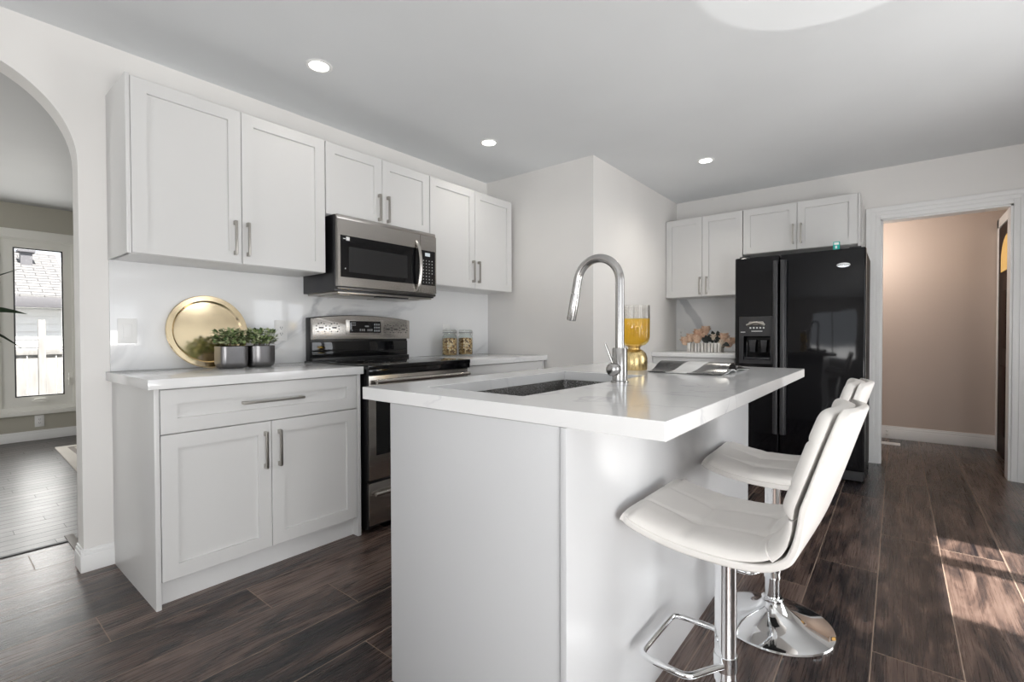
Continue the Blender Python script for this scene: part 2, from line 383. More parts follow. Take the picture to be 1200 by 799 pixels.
def text(name, s, size, mw, m, parent=None, extrude=.0004, sx=1.0):
    cu = bpy.data.curves.new(name, 'FONT'); cu.body = s; cu.size = size; cu.align_x = 'CENTER'; cu.align_y = 'CENTER'; cu.extrude = extrude
    t = bpy.data.objects.new(name, cu); C.objects.link(t); bpy.context.view_layer.update()
    me = bpy.data.meshes.new_from_object(t.evaluated_get(bpy.context.evaluated_depsgraph_get()))
    bpy.data.objects.remove(t); me.transform(Matrix.Diagonal((sx, 1, 1, 1))); me.transform(mw)
    if parent: me.transform(Matrix.Translation(-origin(parent)))
    me.materials.clear(); me.materials.append(m)
    o = bpy.data.objects.new(name, me); C.objects.link(o)
    if parent: o.parent = parent
    return o
def FA(y0): return lambda u, v, w: (u, y0 - w, v)             # faces the room from the range wall (u = x, v = z, w = outwards)
def FB(x0): return lambda u, v, w: (x0 - w, -u, v)            # faces the room from the refrigerator wall (u = -y)
def FC(y0): return lambda u, v, w: (u, y0 + w, v)             # faces the range wall
def shaker(F, u0, u1, v0, v1, w0=0.0, t=.02, rail=.058, rec=.011):
    b = B(); bm = b.bm
    def ring(u0, u1, v0, v1, w): return [bm.verts.new(F(u, v, w)) for u, v in ((u0,v0),(u1,v0),(u1,v1),(u0,v1))]
    e = .0015
    R = [ring(u0, u1, v0, v1, w0), ring(u0, u1, v0, v1, w0+t-e), ring(u0+e, u1-e, v0+e, v1-e, w0+t), ring(u0+rail, u1-rail, v0+rail, v1-rail, w0+t),
         ring(u0+rail+.0012, u1-rail-.0012, v0+rail+.0012, v1-rail-.0012, w0+t-rec)]
    for A, D in zip(R, R[1:]):
        for k in range(4): l = (k+1) % 4; bm.faces.new([A[k], A[l], D[l], D[k]])
    bm.faces.new(R[0][::-1]); bm.faces.new(R[-1]); return b
def pull(F, u, v, L, w0, vertical=True):
    b = B(); h = L/2; e = .006
    if vertical:
        for q in (-1, 1): b.box(u-e, u+e, v+q*(h-.008)-.010, v+q*(h-.008)+.010, w0, w0+.026, .0015, F)
        b.box(u-.0055, u+.0055, v-h, v+h, w0+.020, w0+.031, .002, F)
    else:
        for q in (-1, 1): b.box(u+q*(h-.008)-.010, u+q*(h-.008)+.010, v-e, v+e, w0, w0+.026, .0015, F)
        b.box(u-h, u+h, v-.0055, v+.0055, w0+.020, w0+.031, .002, F)
    return b

# ------------------------------------------------------------------ the room
H = 2.448; XB = 4.096; YR = -4.2; XL = -3.2
struct('floor', B().box(XL-.1, 5.45, YR-.1, .49, -.06, 0), M_floor)
struct('floor_dining', B().box(-3.2, 2.6, .51, 4.2, -.06, 0), M_dfloor)
struct('trim_1', B().box(-1.30, -.43, .488, .512, -.02, .004), M_blackstrip)
struct('trim_2', B().box(-.432, -.395, .125, .60, -.01, .005, .002), M_threshold)
struct('ceiling', B().box(XL-.1, XB+.12, YR-.1, .12, H, H+.08), M_ceil)
struct('ceiling_dining', B().box(-3.2, 2.6, .12, 4.2, 2.425, 2.5), M_dceil)
# range wall with the arched opening
xj, xj2, zs, ra = -.449, -1.30, 1.865, .425
arch = [(xj, 0), (xj, zs-.05)] + [((xj+xj2)/2 + ra*math.cos(PI*k/40), zs + .95*ra*math.sin(PI*k/40)) for k in range(41)] + [(xj2, zs-.05), (xj2, 0)]
struct('wall_left', B().prism([(XL, 0)] + arch[::-1] + [(2.34, 0), (2.34, H), (XL, H)], 0.0, .12, 'xz'), M_wall)
struct('wall_pantry', B().prism([(2.327, .12), (2.327, -1.089), (XB+.1, -1.089), (XB+.1, .12)], 0, H, 'xy'), M_wall)
# refrigerator wall with the cased opening to the hall
yo0, yo1, zo = -2.787, -3.552, 2.025
struct('wall_back', B().prism([(-1.05, 0), (yo0, 0), (yo0, zo), (yo1, zo), (yo1, 0), (YR-.1, 0), (YR-.1, H), (-1.05, H)], XB, XB+.12, 'yz'), M_wall)
struct('wall_right', B().prism([(.6, 0), (1.42, 0), (1.42, 2.06), (2.45, 2.06), (2.45, 0), (XB+.1, 0), (XB+.1, H), (.6, H)], YR-.12, YR, 'xz'), M_wall)
struct('wall_right.001', B().slab_hole(XL-.1, .6, 0, H, -.12, 0, -1.8, -.2, .3, 1.9, F=lambda u, v, w: (u, YR + w, v)), M_wall)
struct('wall_rear', B().slab_hole(YR-.1, .12, 0, H, -.12, 0, -3.3, -1.3, .6, 2.05, F=lambda u, v, w: (XL + w, u, v)), M_wall)
# casing of the hall opening
def casing(b, F, u0, u1, v1, wd=.098):
    # stepped profile: a broad flat and an inner bead; mitres at the head
    for (i0, i1, t) in ((0, .034, .014), (.034, .064, .018), (.064, wd, .022)):
        b.box(u0-i1, u0-i0, 0, v1+i1, 0, t, .002, F); b.box(u1+i0, u1+i1, 0, v1+i1, 0, t, .002, F)
        b.box(u0-i0, u1+i0, v1+i0, v1+i1, 0, t, .002, F)
b = B(); casing(b, FB(XB), -yo0, -yo1, zo)
struct('door_1', b, M_trim)
b = B()
b.box(XB-.002, XB+.125, yo0-.015, yo0, 0, zo, .002); b.box(XB-.002, XB+.125, yo1, yo1+.015, 0, zo, .002); b.box(XB-.002, XB+.125, yo1, yo0, zo-.015, zo, .002)
struct('trim_3', b, M_trim)
# hall beyond
struct('wall_hall', B().box(5.375, 5.5, -3.8, .2, 0, 2.5), M_hall)
struct('wall_hall_right', B().box(XB+.12, 5.5, -3.80, -3.695, 0, 2.5), M_hall)
struct('wall_hall_left', B().box(XB+.12, 5.5, -1.2, -1.08, 0, 2.5), M_hall)
struct('ceiling_hall', B().box(XB+.12, 5.5, -3.8, -1.08, 2.44, 2.52), M_dceil)
def base_prof(F, u0, u1, h=.105):
    b = B()
    b.box(u0, u1, 0, h*.72, 0, .013, .002, F); b.box(u0, u1, h*.70, h*.88, 0, .010, .003, F); b.box(u0, u1, h*.86, h, 0, .006, .002, F); return b
struct('baseboard_hall', base_prof(FB(5.375), 1.2, 3.627, .13), M_trim)
struct('trim_4', B().box(5.00, 5.09, -2.93, -2.5, 0, .012, .003), M_white)
# front door seen edge-on in the hall's side wall
b = B(); b.box(4.33, 5.22, -3.695, -3.685, 0, 2.03, .002); b.box(4.20, 4.33, -3.695, -3.612, 0, 2.10, .004); b.box(5.275, 5.365, -3.695, -3.612, 0, 2.12, .004); b.box(4.2, 5.36, -3.695, -3.612, 2.04, 2.12, .004)
d2 = struct('door_2', b, M_trim)
b = B(); b.box(4.335, 5.262, -3.685, -3.615, .008, 2.03, .003)
for (u0, u1, v0, v1) in ((4.45, 4.75, .2, .8), (4.83, 5.13, .2, .8), (4.45, 4.75, .95, 1.45), (4.83, 5.13, .95, 1.45)): b.box(u0, u1, -3.615, -3.607, v0, v1, .006)
obj('door_leaf', b, M_doorwood, d2)
b = B(); arcp = [(4.48, 1.62)] + [(4.79 + .32*math.cos(PI - PI*k/16), 1.72 + .2*math.sin(PI*k/16)) for k in range(17)] + [(5.11, 1.62)]
b.prism(arcp, -3.617, -3.609, 'xz'); obj('door_lite', b, M_amberlite, d2, label='amber arched glass light')
# kitchen baseboards
struct('baseboard_left', base_prof(FA(0), xj-.012, -.335, .105), M_trim)
b = base_prof(lambda u, v, w: (xj - w, u, v), -.012, .12, .105); struct('baseboard_jamb', b, M_trim)
struct('baseboard_back', base_prof(FB(XB), 3.655, 4.2, .105), M_trim)
# patio door in the right wall (daylight comes through it; opening narrowed to shape the sun patch)
b = B()
for (x0, x1) in ((1.42, 1.48), (2.39, 2.45)): b.box(x0, x1, YR-.10, YR-.03, 0, 2.06, .004)
b.box(1.42, 2.45, YR-.10, YR-.03, 2.0, 2.06, .004); b.box(1.42, 2.45, YR-.10, YR-.03, 0, .05, .004); b.box(2.00, 2.11, YR-.10, YR-.03, 0, 2.0, .004)
d3 = struct('door_3', b, M_trim); obj('door_pane', B().box(1.48, 2.39, YR-.07, YR-.064, .05, 2.0), M_pane, d3)
b = B(); b.slab_hole(-1.8, -.2, .3, 1.9, -.10, -.03, -1.74, -.26, .36, 1.84, F=lambda u, v, w: (u, YR + w, v)); b.box(-1.03, -.97, YR-.10, YR-.03, .36, 1.84, .004)
w2 = struct('window_added_2', b, M_trim); obj('window_pane', B().box(-1.75, -.25, YR-.07, YR-.064, .35, 1.85), M_pane, w2)  # unseen window, added to bring light onto the base cabinets
b = B(); 
for (u0, u1, v0, v1) in ((-3.3,-3.24,.6,2.05),(-1.36,-1.3,.6,2.05),(-2.33,-2.27,.6,2.05)): b.box(XL-.09, XL-.03, u0, u1, v0, v1, .004)
b.box(XL-.09, XL-.03, -3.3, -1.3, .6, .66, .004); b.box(XL-.09, XL-.03, -3.3, -1.3, 1.99, 2.05, .004)
w3 = struct('window_3', b, M_trim); obj('window_pane', B().box(XL-.065, XL-.06, -3.24, -1.36, .66, 1.99), M_pane, w3)

# dining room seen through the arch
YD = 4.063
struct('wall_dining', B().slab_hole(-3.2, 2.6, 0, 2.43, -.14, 0, -1.02, .17, .30, 2.10, F=lambda u, v, w: (u, YD - w, v)), M_dwall)
struct('wall_dining_left', B().slab_hole(.12, 4.2, 0, 2.43, -.1, 0, 1.15, 2.85, .58, 2.02, F=lambda u, v, w: (-3.2 + w, u, v)), M_dwall)
b = B(); b.slab_hole(1.15, 2.85, .58, 2.02, -.06, .012, 1.21, 2.79, .64, 1.96, F=lambda u, v, w: (-3.2 + w, u, v)); b.box(-3.25, -3.19, 1.97, 2.03, .64, 1.96, .003)
w4 = struct('window_added_4', b, M_wtrim); obj('window_pane', B().box(-3.225, -3.219, 1.205, 2.795, .635, 1.965), M_pane, w4)  # unseen window, added to go with the dining side lamp
struct('wall_dining_right', B().box(2.6, 2.7, .12, 4.2, 0, 2.43), M_dwall)
struct('baseboard_dining', base_prof(FA(YD), -3.2, 2.6, .10), M_trim)
FW = FA(YD)
b = B()
b.box(-1.12, .27, 2.075, 2.165, 0, .022, .004, FW); b.box(-1.12, -1.0, .30, 2.075, 0, .02, .004, FW); b.box(.158, .27, .30, 2.075, 0, .02, .004, FW)
b.box(-1.16, .31, .265, .31, 0, .035, .005, FW); b.box(-1.02, .17, .20, .265, 0, .016, .004, FW) if False else None
w1 = struct('window_1', b, M_wtrim)
b = B(); b.slab_hole(-1.02, .17, .30, 2.10, -.10, -.005, -.985, .135, .345, 2.06, F=FW); b.box(-.435, -.40, .345, 2.06, -.10, -.005, .003, FW)
obj('window_frame', b, M_wtrim, w1)
for (u0, u1, pr0, pr1) in ((-.40, .135, -.305, .068), (-.985, -.435, -.92, -.50)):
    sh = obj('sash', B().slab_hole(u0, u1, .345, 2.06, -.075, -.024, pr0, pr1, .452, 1.985, F=FW), M_wtrim, w1)
    obj('pane', B().box(pr0-.005, pr1+.005, .447, 1.99, -.05, -.044, 0, FW), M_pane, sh)
    obj('glazing_bead', B().slab_hole(pr0-.004, pr1+.004, .448, 1.989, -.043, -.030, pr0+.012, pr1-.012, .464, 1.973, F=FW), M_greypl, sh)
b = B(); b.box(-.185, -.075, .385, .41, -.012, .012, .004, FW); b.tube([FW(-.17, .42, .016), FW(-.12, .425, .024), (FW(-.08, .415, .016))], .008); obj('crank_handle', b, M_wtrim, w1)
b = B(); b.box(.095, .112, .55, .63, -.012, .004, .003, FW); b.box(.098, .106, .60, .68, .004, .014, .002, FW); obj('latch', b, M_wtrim, w1)

# outdoors beyond the dining window
tag(obj('yard_ground', B().box(-6, 8, 4.5, 12, -.7, -.6), M_ground), 'pale yard ground beyond the dining window', 'ground')['kind'] = 'structure'
tag(obj('patio_slab', B().box(-4, 8, -9, YR-.14, -.12, -.06), M_deck), 'concrete patio outside the sliding door', 'ground')['kind'] = 'structure'
hs = thing('neighbouring_house', 'white-sided house with grey shingle roof seen through the dining window', 'house', (0, 9, -.6))
b = B()
for k in range(17): z0 = -.6 + k*.135; b.prism([(8.80, z0), (8.775, z0), (8.795, z0+.135), (8.80, z0+.135)], -3, 4.5, 'yz')
b.box(-3, 4.5, 8.80, 12, -.6, 1.62); obj('siding', b, M_siding, hs)
obj('roof', B().prism([(8.5, 1.70), (8.5, 1.76), (10.6, 2.74), (12.4, 1.9), (12.4, 1.70)], -3.2, .86, 'yz'), M_roof, hs)
obj('fascia', B().box(-3.2, 4.6, 8.47, 8.52, 1.565, 1.74, .005), M_fascia, hs)
obj('soffit', B().box(-3.2, 4.6, 8.5, 8.85, 1.56, 1.60), M_siding, hs)
b = B(); b.box(.30, .46, 9.9, 10.1, 2.4, 2.66); b.box(.26, .50, 9.86, 10.14, 2.66, 2.70); obj('roof_vent', b, M_fascia, hs)
fe = thing('yard_fence', 'weathered board fence with tall post beyond the dining window', 'fence', (0, 6.3, -.6))
b = B(); x0 = -2.6
while x0 < 3.2:
    b.box(x0, x0+.138, 6.30, 6.322, -.6, .82 + random.uniform(-.01, .01), .003); x0 += .145
obj('board_panel', b, M_fence, fe); obj('top_rail', B().box(-2.6, 3.2, 6.27, 6.34, .82, .90, .006), M_fence, fe)
for px in (-2.0, .107, 2.2): obj('post', B().box(px, px+.075, 6.20, 6.27, -.6, 1.30, .006), M_fence, fe)

# ------------------------------------------------------------------ cabinets on the range wall
def wall_cab(label, x0, x1, z0, z1, split, doors_z0, handles, side=False):
    t = thing('wall_cabinet', label, 'cabinet', ((x0+x1)/2, -.16, z0), 'white wall cabinets along the range wall'); t['group'] = 'white wall cabinets'
    yb = -.312
    obj('body', B().box(x0, x1, yb, -.002, z0, z1, .001), M_cab, t)
    if side: obj('side_panel', B().box(x0-.008, x0+.008, -.334, -.002, z0, z1+.004, .001), M_cab, t)
    F = FA(yb-.001); e0 = .010 if side else .002
    d = obj('door', shaker(F, x0+e0, split-.0015, z0+.002, z1-.002), M_cab, t); obj('handle', pull(F, handles[0], handles[2], .165, .02), M_nickel, d)
    d = obj('door', shaker(F, split+.0015, x1-.002, z0+.002, z1-.002), M_cab, t); obj('handle', pull(F, handles[1], handles[2], .165, .02), M_nickel, d)
    return t
ZT = 2.204
wall_cab('large white wall cabinet beside the arch, left of the microwave', -.34, .566, 1.441, ZT, .115, 1.441, (.080, .140, 1.567), True)
wall_cab('short white wall cabinet directly above the microwave', .569, 1.354, 1.783, ZT, .958, 1.783, (.928, .995, 1.888))
wall_cab('white wall cabinet right of the microwave, above the grain jars', 1.357, 2.273, 1.441, ZT, 1.818, 1.441, (1.788, 1.850, 1.571))
# base cabinet left of the range
def base_cab(label, x0, x1, zt, dr_z, split, left_panel):
    t = thing('base_cabinet', label, 'cabinet', ((x0+x1)/2, -.32, 0), 'white base cabinets'); yb = -.625; F = FA(yb-.001)
    obj('body', B().box(x0+.018, x1-.018, yb, -.002, .10, zt, .001), M_cab, t)
    for (a0, a1, h) in ((x0, x0+.018, 'l'), (x1-.020, x1, 'r')): obj('side_panel', B().box(a0, a1, -.646, -.002, 0, zt, .001), M_cab, t)
    obj('toe_kick', B().box(x0+.018, x1-.020, -.600, -.582, 0, .10), M_toe, t)
    u0, u1 = x0+.021, x1-.023
    d = obj('drawer', shaker(F, u0, u1, dr_z+.003, zt-.004), M_cab, t); obj('handle', pull(F, (u0+u1)/2, (dr_z+zt)/2+.004, .275, .02, False), M_nickel, d)
    d = obj('door', shaker(F, u0, split-.0015, .105, dr_z-.002), M_cab, t); obj('handle', pull(F, split-.031, dr_z-.13, .165, .02), M_nickel, d)
    d = obj('door', shaker(F, split+.0015, u1, .105, dr_z-.002), M_cab, t); obj('handle', pull(F, split+.033, dr_z-.13, .165, .02), M_nickel, d)
    return t
base_cab('white base cabinet with drawer and two doors, left of the range', -.340, .580, .873, .690, .109, True)
base_cab('white base cabinet right of the range, below the grain jars', 1.385, 2.300, .873, .690, 1.84, False)
tag(obj('countertop', B().box(-.362, .590, -.664, -.002, .874, .914, .002), M_quartz), 'white quartz countertop left of the range, under the brass tray', 'countertop')
tag(obj('countertop', B().box(1.378, 2.325, -.664, -.002, .874, .914, .002), M_quartz), 'white quartz countertop right of the range, under the grain jars', 'countertop')
tag(obj('backsplash', B().box(-.345, 2.325, -.012, -.001, .9145, 1.45, .001), M_splash), 'glossy white veined backsplash slab behind the range', 'backsplash')
tag(obj('backsplash', B().box(XB-.012, XB-.001, -1.85, -1.09, .9145, 1.45, .001), M_splashB), 'white backsplash with grey vein beside the refrigerator', 'backsplash')

# ------------------------------------------------------------------ corner by the refrigerator
def cab_B(label, y0, y1, z0, split, hy, hz, side):
    t = thing('wall_cabinet', label, 'cabinet', (3.94, -(y0+y1)/2, z0), 'white wall cabinets'); F = FB(3.810)
    obj('body', B().box(y0, y1, z0, ZT, 0, -.280, .001, lambda u, v, w: FB(3.811)(u, v, w)), M_cab, t)
    if side: obj('side_panel', B().box(3.788, XB-.004, -y1-.012, -y1, z0-.02, ZT+.004, .001), M_cab, t)
    d = obj('door', shaker(F, y0+.002, split-.0015, z0+.002, ZT-.002), M_cab, t); obj('handle', pull(F, hy[0], hz, .165, .02), M_nickel, d)
    d = obj('door', shaker(F, split+.0015, y1-.002, z0+.002, ZT-.002), M_cab, t); obj('handle', pull(F, hy[1], hz, .165, .02), M_nickel, d)
cab_B('white wall cabinet in the corner left of the refrigerator, above the peach flowers', 1.091, 1.801, 1.441, 1.444, (1.424, 1.486), 1.544, False)
cab_B('short white wall cabinet over the black refrigerator', 1.804, 2.650, 1.800, 2.2285, (2.199, 2.259), 1.936, True)
t = thing('base_cabinet', 'white base cabinet in the corner left of the refrigerator', 'cabinet', (3.77, -1.46, 0), 'white base cabinets'); F = FB(3.475)
obj('body', B().box(3.476, XB-.004, -1.82, -1.092, .10, .873, .001), M_cab, t); obj('toe_kick', B().box(3.53, 3.55, -1.82, -1.092, 0, .10), M_toe, t)
d = obj('drawer', shaker(F, 1.095, 1.817, .693, .869), M_cab, t); obj('handle', pull(F, 1.456, .785, .2, .02, False), M_nickel, d)
d = obj('door', shaker(F, 1.095, 1.455, .105, .688), M_cab, t); obj('handle', pull(F, 1.425, .56, .165, .02), M_nickel, d)
d = obj('door', shaker(F, 1.458, 1.817, .105, .688), M_cab, t); obj('handle', pull(F, 1.488, .56, .165, .02), M_nickel, d)
tag(obj('countertop', B().box(3.43, XB-.002, -1.840, -1.091, .874, .914, .002), M_quartz), 'small white quartz countertop in the corner, under the peach flowers', 'countertop')

# ------------------------------------------------------------------ refrigerator
fx, fy0, fy1, fsp, fz = 3.305, 1.857, 2.7245, 2.183, 1.70
t = thing('refrigerator', 'black glossy side-by-side refrigerator with ice dispenser', 'refrigerator', (3.7, -2.29, 0)); F = FB(fx)
obj('body', B().box(fx+.085, 4.06, -fy1+.004, -fy0-.004, .02, fz-.012, .004), M_blackmat, t)
obj('kick_grille', B().box(fx+.03, fx+.09, -fy1+.01, -fy0-.01, .015, .085, .004), M_blackmat, t)
b = B(); b.slab_hole(fy0, fsp-.003, .09, fz, -.08, 0, 1.925, 2.122, .875, 1.065, .07, F); dl = obj('freezer_door', b, M_fridge, t)
M_ = dl.modifiers.new('bevel', 'BEVEL'); M_.width = .012; M_.segments = 3; M_.limit_method = 'ANGLE'
dr = obj('door', B().box(fsp+.003, fy1, .09, fz, -.08, 0, .012, F, 3), M_fridge, t)
for (u0, u1, dd) in ((2.146, 2.176, dl), (2.192, 2.226, dr)):
    b = B(); b.box(u0, u1, .30, 1.655, .0, .045, .010, F, 3); b.box(u0-.006 if dd is dl else u1-.006, u0+.006 if dd is dl else u1+.006, .30, 1.655, .0, .03, .004, F)
    obj('handle', b, M_fhandle, dd)
# dispenser
b = B(); b.slab_hole(1.893, 2.140, .845, 1.222, 0.0005, .012, 1.925, 2.122, .875, 1.065, None, F); ds = obj('dispenser', b, M_greypl, dl)
b = B(); b.tube([F(1.95, 1.15, .012), F(2.0, 1.172, .014), F(2.03, 1.172, .014), F(2.08, 1.15, .012)], .012); b.prism([(-1.955, 1.155), (-2.085, 1.155), (-2.07, 1.182), (-1.97, 1.182)], fx-.0125, fx-.018, 'yz', .002); obj('dispenser_display', b, M_nickel, dl)
b = B()
for k in range(5): b.box(1.972+k*.024, 1.984+k*.024, 1.125, 1.137, .012, .014, .001, F)
b.box(1.985, 2.065, 1.102, 1.107, .012, .0135, 0, F); b.box(1.905, 1.94, 1.095, 1.100, .012, .0135, 0, F); obj('dispenser_buttons', b, M_mark, dl)
M_paddle = mat('clear_grey_plastic', (.035, .035, .038), .10)
for (u, q) in ((1.985, 1.0), (2.068, .9)):
    b = B(); b.prism([(-(u-.030*q), 1.035), (-(u+.030*q), 1.035), (-(u+.016*q), .985), (-(u+.022*q), .935), (-(u-.022*q), .935), (-(u-.016*q), .985)], fx+.020, fx+.034, 'yz', .004)
    obj('dispenser_paddle', b, M_paddle, dl)
obj('drip_tray', B().box(1.93, 2.117, .876, .895, -.069, .010, .004, F), M_greypl, dl)
b = B(); b.lathe([(.0001, 0), (.042, 0), (.043, .002), (.041, .005), (.0001, .006)], (0,0,0), 32, False, 'x'); 
for v in b.bm.verts: v.co = Vector((fx - .0005 - v.co.x, -2.592 + v.co.y, 1.581 + v.co.z*.40))
bd = obj('badge', b, M_chrome, dr); 
RB = Matrix(((0,0,-1,0),(-1,0,0,0),(0,1,0,0),(0,0,0,1)))
text('badge_lettering', 'Whirlpool', .019, Matrix.Translation((fx-.0068, -2.592, 1.581)) @ RB, M_dark, bd)
for (h0, h1) in ((-fy1+.03, -fy1+.10), (-fy0-.10, -fy0-.03)): obj('hinge_cover', B().box(fx+.02, fx+.09, h0, h1, fz-.012, fz+.012, .005), M_blackmat, t)
tb = tag(obj('small_box', B().box(fx+.015, fx+.05, -2.567, -2.527, 1.7005, 1.758, .001), M_teal), 'tiny teal card box standing on top of the refrigerator', 'box')
b = B(); b.box(fx+.0142, fx+.0152, -2.562, -2.533, 1.735, 1.752); b.box(fx+.0142, fx+.0152, -2.552, -2.540, 1.708, 1.728); obj('white_print', b, M_mark, tb)

# ------------------------------------------------------------------ range
rx0, rx1 = .600, 1.372
t = thing('range', 'freestanding stainless and black electric range between the counters', 'stove', (.985, -.35, 0)); F = FA(-.655)
obj('body', B().box(rx0, rx1, -.655, -.02, .03, .895, .003), M_dsteel, t)
for (fxx, fyy) in ((rx0+.05, -.60), (rx1-.05, -.60), (rx0+.05, -.08), (rx1-.05, -.08)): obj('foot', B().lathe([(.018, 0), (.018, .031)], (fxx, fyy, 0), 12), M_rubber, t)
b = B(); b.box(rx0-.006, rx1+.006, -.702, -.02, .895, .922, .006, seg=3); b.box(rx0-.002, rx1+.002, -.70, -.655, .866, .897, .004); obj('cooktop', b, M_glassblk, t)
M_ring = mat('burner_print', (.10, .10, .10), .3)
for (cx, cy, r) in ((.79, -.22, .085), (1.18, -.22, .075), (.79, -.50, .075), (1.18, -.50, .10)):
    b = B()
    for q in (r, r*.66):
        R = [[(cx+rr*math.cos(2*PI*k/40), cy+rr*math.sin(2*PI*k/40), z) for k in range(40)] for rr, z in ((q-.0015, .9222), (q+.0015, .9222))]; b.rings(R, False)
    obj('burner_ring', b, M_ring, t)
d = obj('oven_door', B().box(rx0+.006, rx1-.006, .292, .862, .0005, .030, .004, F), M_steel, t)
obj('oven_window', B().box(rx0+.052, rx1-.052, .425, .775, .030, .0315, 0, F), M_glassblk, d)
obj('door_trim', B().slab_hole(rx0+.0, rx1-.0, .288, .866, .0, .024, rx0+.012, rx1-.012, .30, .855, None, F), M_black, d)
b = B(); b.tube([F(rx0+.03, .832, .070), F(rx1-.03, .832, .070)], .0125, 14)
for u in (rx0+.06, rx1-.06): b.tube([F(u, .832, .028), F(u, .832, .066)], .009)
obj('door_handle', b, M_steel, d)
d = obj('warming_drawer', B().box(rx0+.006, rx1-.006, .045, .276, .0005, .028, .004, F), M_steel, t)
b = B(); b.tube([F(rx0+.03, .218, .052), F(rx1-.03, .218, .052)], .011, 14)
for u in (rx0+.06, rx1-.06): b.tube([F(u, .218, .026), F(u, .218, .05)], .008)
obj('drawer_handle', b, M_steel, d); obj('drawer_trim', B().slab_hole(rx0, rx1, .035, .284, 0, .020, rx0+.012, rx1-.012, .05, .272, None, F), M_black, d)
# backguard
def arc_top(x0, x1, z0, zs, rise, n=20): return [(x0, z0)] + [(x0+(x1-x0)*k/n, zs + rise*(1-(2*k/n-1)**2)) for k in range(n+1)] + [(x1, z0)]
bgd = obj('backguard', B().prism(arc_top(rx0+.008, rx1-.008, .90, 1.192, .024), -.062, -.016, 'xz', .003), M_black, t)
b = B(); b.prism(arc_top(rx0+.012, rx1-.004, 1.055, 1.188, .024), -.088, -.060, 'xz', .004); pn = obj('control_panel', b, M_steel, bgd)
obj('lower_panel', B().box(rx0+.014, rx1-.014, -.076, -.060, .94, 1.042, .004), M_glassblk, bgd)
obj('panel_ledge', B().box(rx0+.01, rx1-.01, -.090, -.016, .915, .94, .004), M_black, bgd)
FP = FA(-.088)
obj('display_surround', B().box(.845, 1.135, 1.085, 1.185, 0, .003, .001, FP), M_steel, pn)
dsp = obj('display', B().box(.870, 1.112, 1.098, 1.176, .003, .0045, .001, FP), M_glassblk, pn)
b = B()
for k in range(3):
    for q in range(2): b.box(.882+k*.012, .890+k*.012, 1.145+q*.014, 1.153+q*.014, .0045, .005, 0, FP)
b.box(.884, .892, 1.110, 1.118, .0045, .005, 0, FP)
for (u, n) in ((.945, 3), (1.005, 3)):
    for k in range(n): b.box(u+k*.015, u+k*.015+.009, 1.110, 1.124, .0045, .005, 0, FP)
b.box(.985, 1.015, 1.138, 1.146, .0045, .005, 0, FP)
for k in range(3):
    for q in range(3): b.box(1.058+k*.017, 1.069+k*.017, 1.106+q*.021, 1.119+q*.021, .0045, .005, 0, FP)
obj('display_print', b, mat('grey_print', (.32, .33, .34), .5), dsp)
def dialmark(cx, cz):
    b = B()
    b.box(cx-.016, cx+.016, cz-.004, cz+.004, 0, .0015, .001, FP)
    for k in range(9):
        a_ = math.radians(-50 + k*35); q = .034
        b.box(cx+q*math.cos(a_)-.0032, cx+q*math.cos(a_)+.0032, cz+q*.9*math.sin(a_)-.0032, cz+q*.9*math.sin(a_)+.0032, 0, .0012, 0, FP)
    obj('dial_mark', b, M_dark, pn)
for cx in (.672, .762): dialmark(cx, 1.130)
for cx in (1.175, 1.245, 1.312): dialmark(cx, 1.123)

# ------------------------------------------------------------------ microwave
mx0, mx1, mz0, mz1 = .597, 1.352, 1.345, 1.7815
t = thing('microwave_oven', 'stainless over-the-range microwave with black glass door', 'microwave', (.975, -.2, mz0)); F = FA(-.372)
obj('body', B().box(mx0, mx1, -.372, -.0125, mz0-.006, mz1, .003), M_dsteel, t)
obj('underside', B().box(mx0+.02, mx1-.02, -.372, -.03, mz0-.018, mz0-.006, .003), M_nickel, t)
b = B()
for u in (mx0+.06, mx0+.41): b.box(u, u+.26, -.32, -.08, mz0-.023, mz0-.017, .002)
obj('grease_filters', b, M_nickel, t); obj('underside_vent', B().box(mx0+.30, mx1-.22, -.372, -.32, mz0-.026, mz0-.017, .003), M_black, t)
d = obj('door', B().slab_hole(mx0+.004, 1.209, mz0+.022, mz1-.026, .0005, .030, mx0+.020, 1.196, 1.420, 1.662, .006, F), M_steel, t)
gl = obj('door_glass', B().box(mx0+.021, 1.195, 1.421, 1.661, .0245, .0285, 0, F), M_glassblk, d)
obj('door_mesh', B().box(.672, 1.10, 1.452, 1.60, .0285, .029, 0, F), mat('dark_mesh', (.018, .018, .019), .22), gl)
obj('door_sticker', B().box(.655, .678, 1.634, 1.655, .0285, .029, 0, F), M_mark, gl); obj('door_sticker', B().box(.635, .652, 1.641, 1.645, .0285, .029, 0, F), M_mark, gl); obj('door_sticker', B().box(.646, .652, 1.467, 1.474, .0285, .029, 0, F), M_mark, gl)
b = B()
for k in range(5): b.box(.975+k*.014, .984+k*.014, 1.384, 1.392, .030, .0305, 0, F)
obj('door_lettering', b, M_nickel, d)
b = B(); n = 14; pts = [F(1.178+.004*math.sin(PI*k/n), 1.378+.325*k/n, .032+.034*math.sin(PI*k/n)**.6) for k in range(n+1)]
b.tube(pts, .0125, 10); obj('door_handle', b, M_steel, d)
c_ = obj('control_fascia', B().slab_hole(1.212, mx1-.002, mz0+.022, mz1-.026, .0005, .030, 1.218, mx1-.012, 1.420, 1.655, .006, F), M_steel, t)
kp = obj('control_glass', B().box(1.219, mx1-.013, 1.421, 1.654, .0245, .0285, 0, F), M_glassblk, c_)
obj('clock_display', B().box(1.252, 1.295, 1.617, 1.640, .0285, .029, 0, F), M_display, kp)
b = B(); random.seed(3)
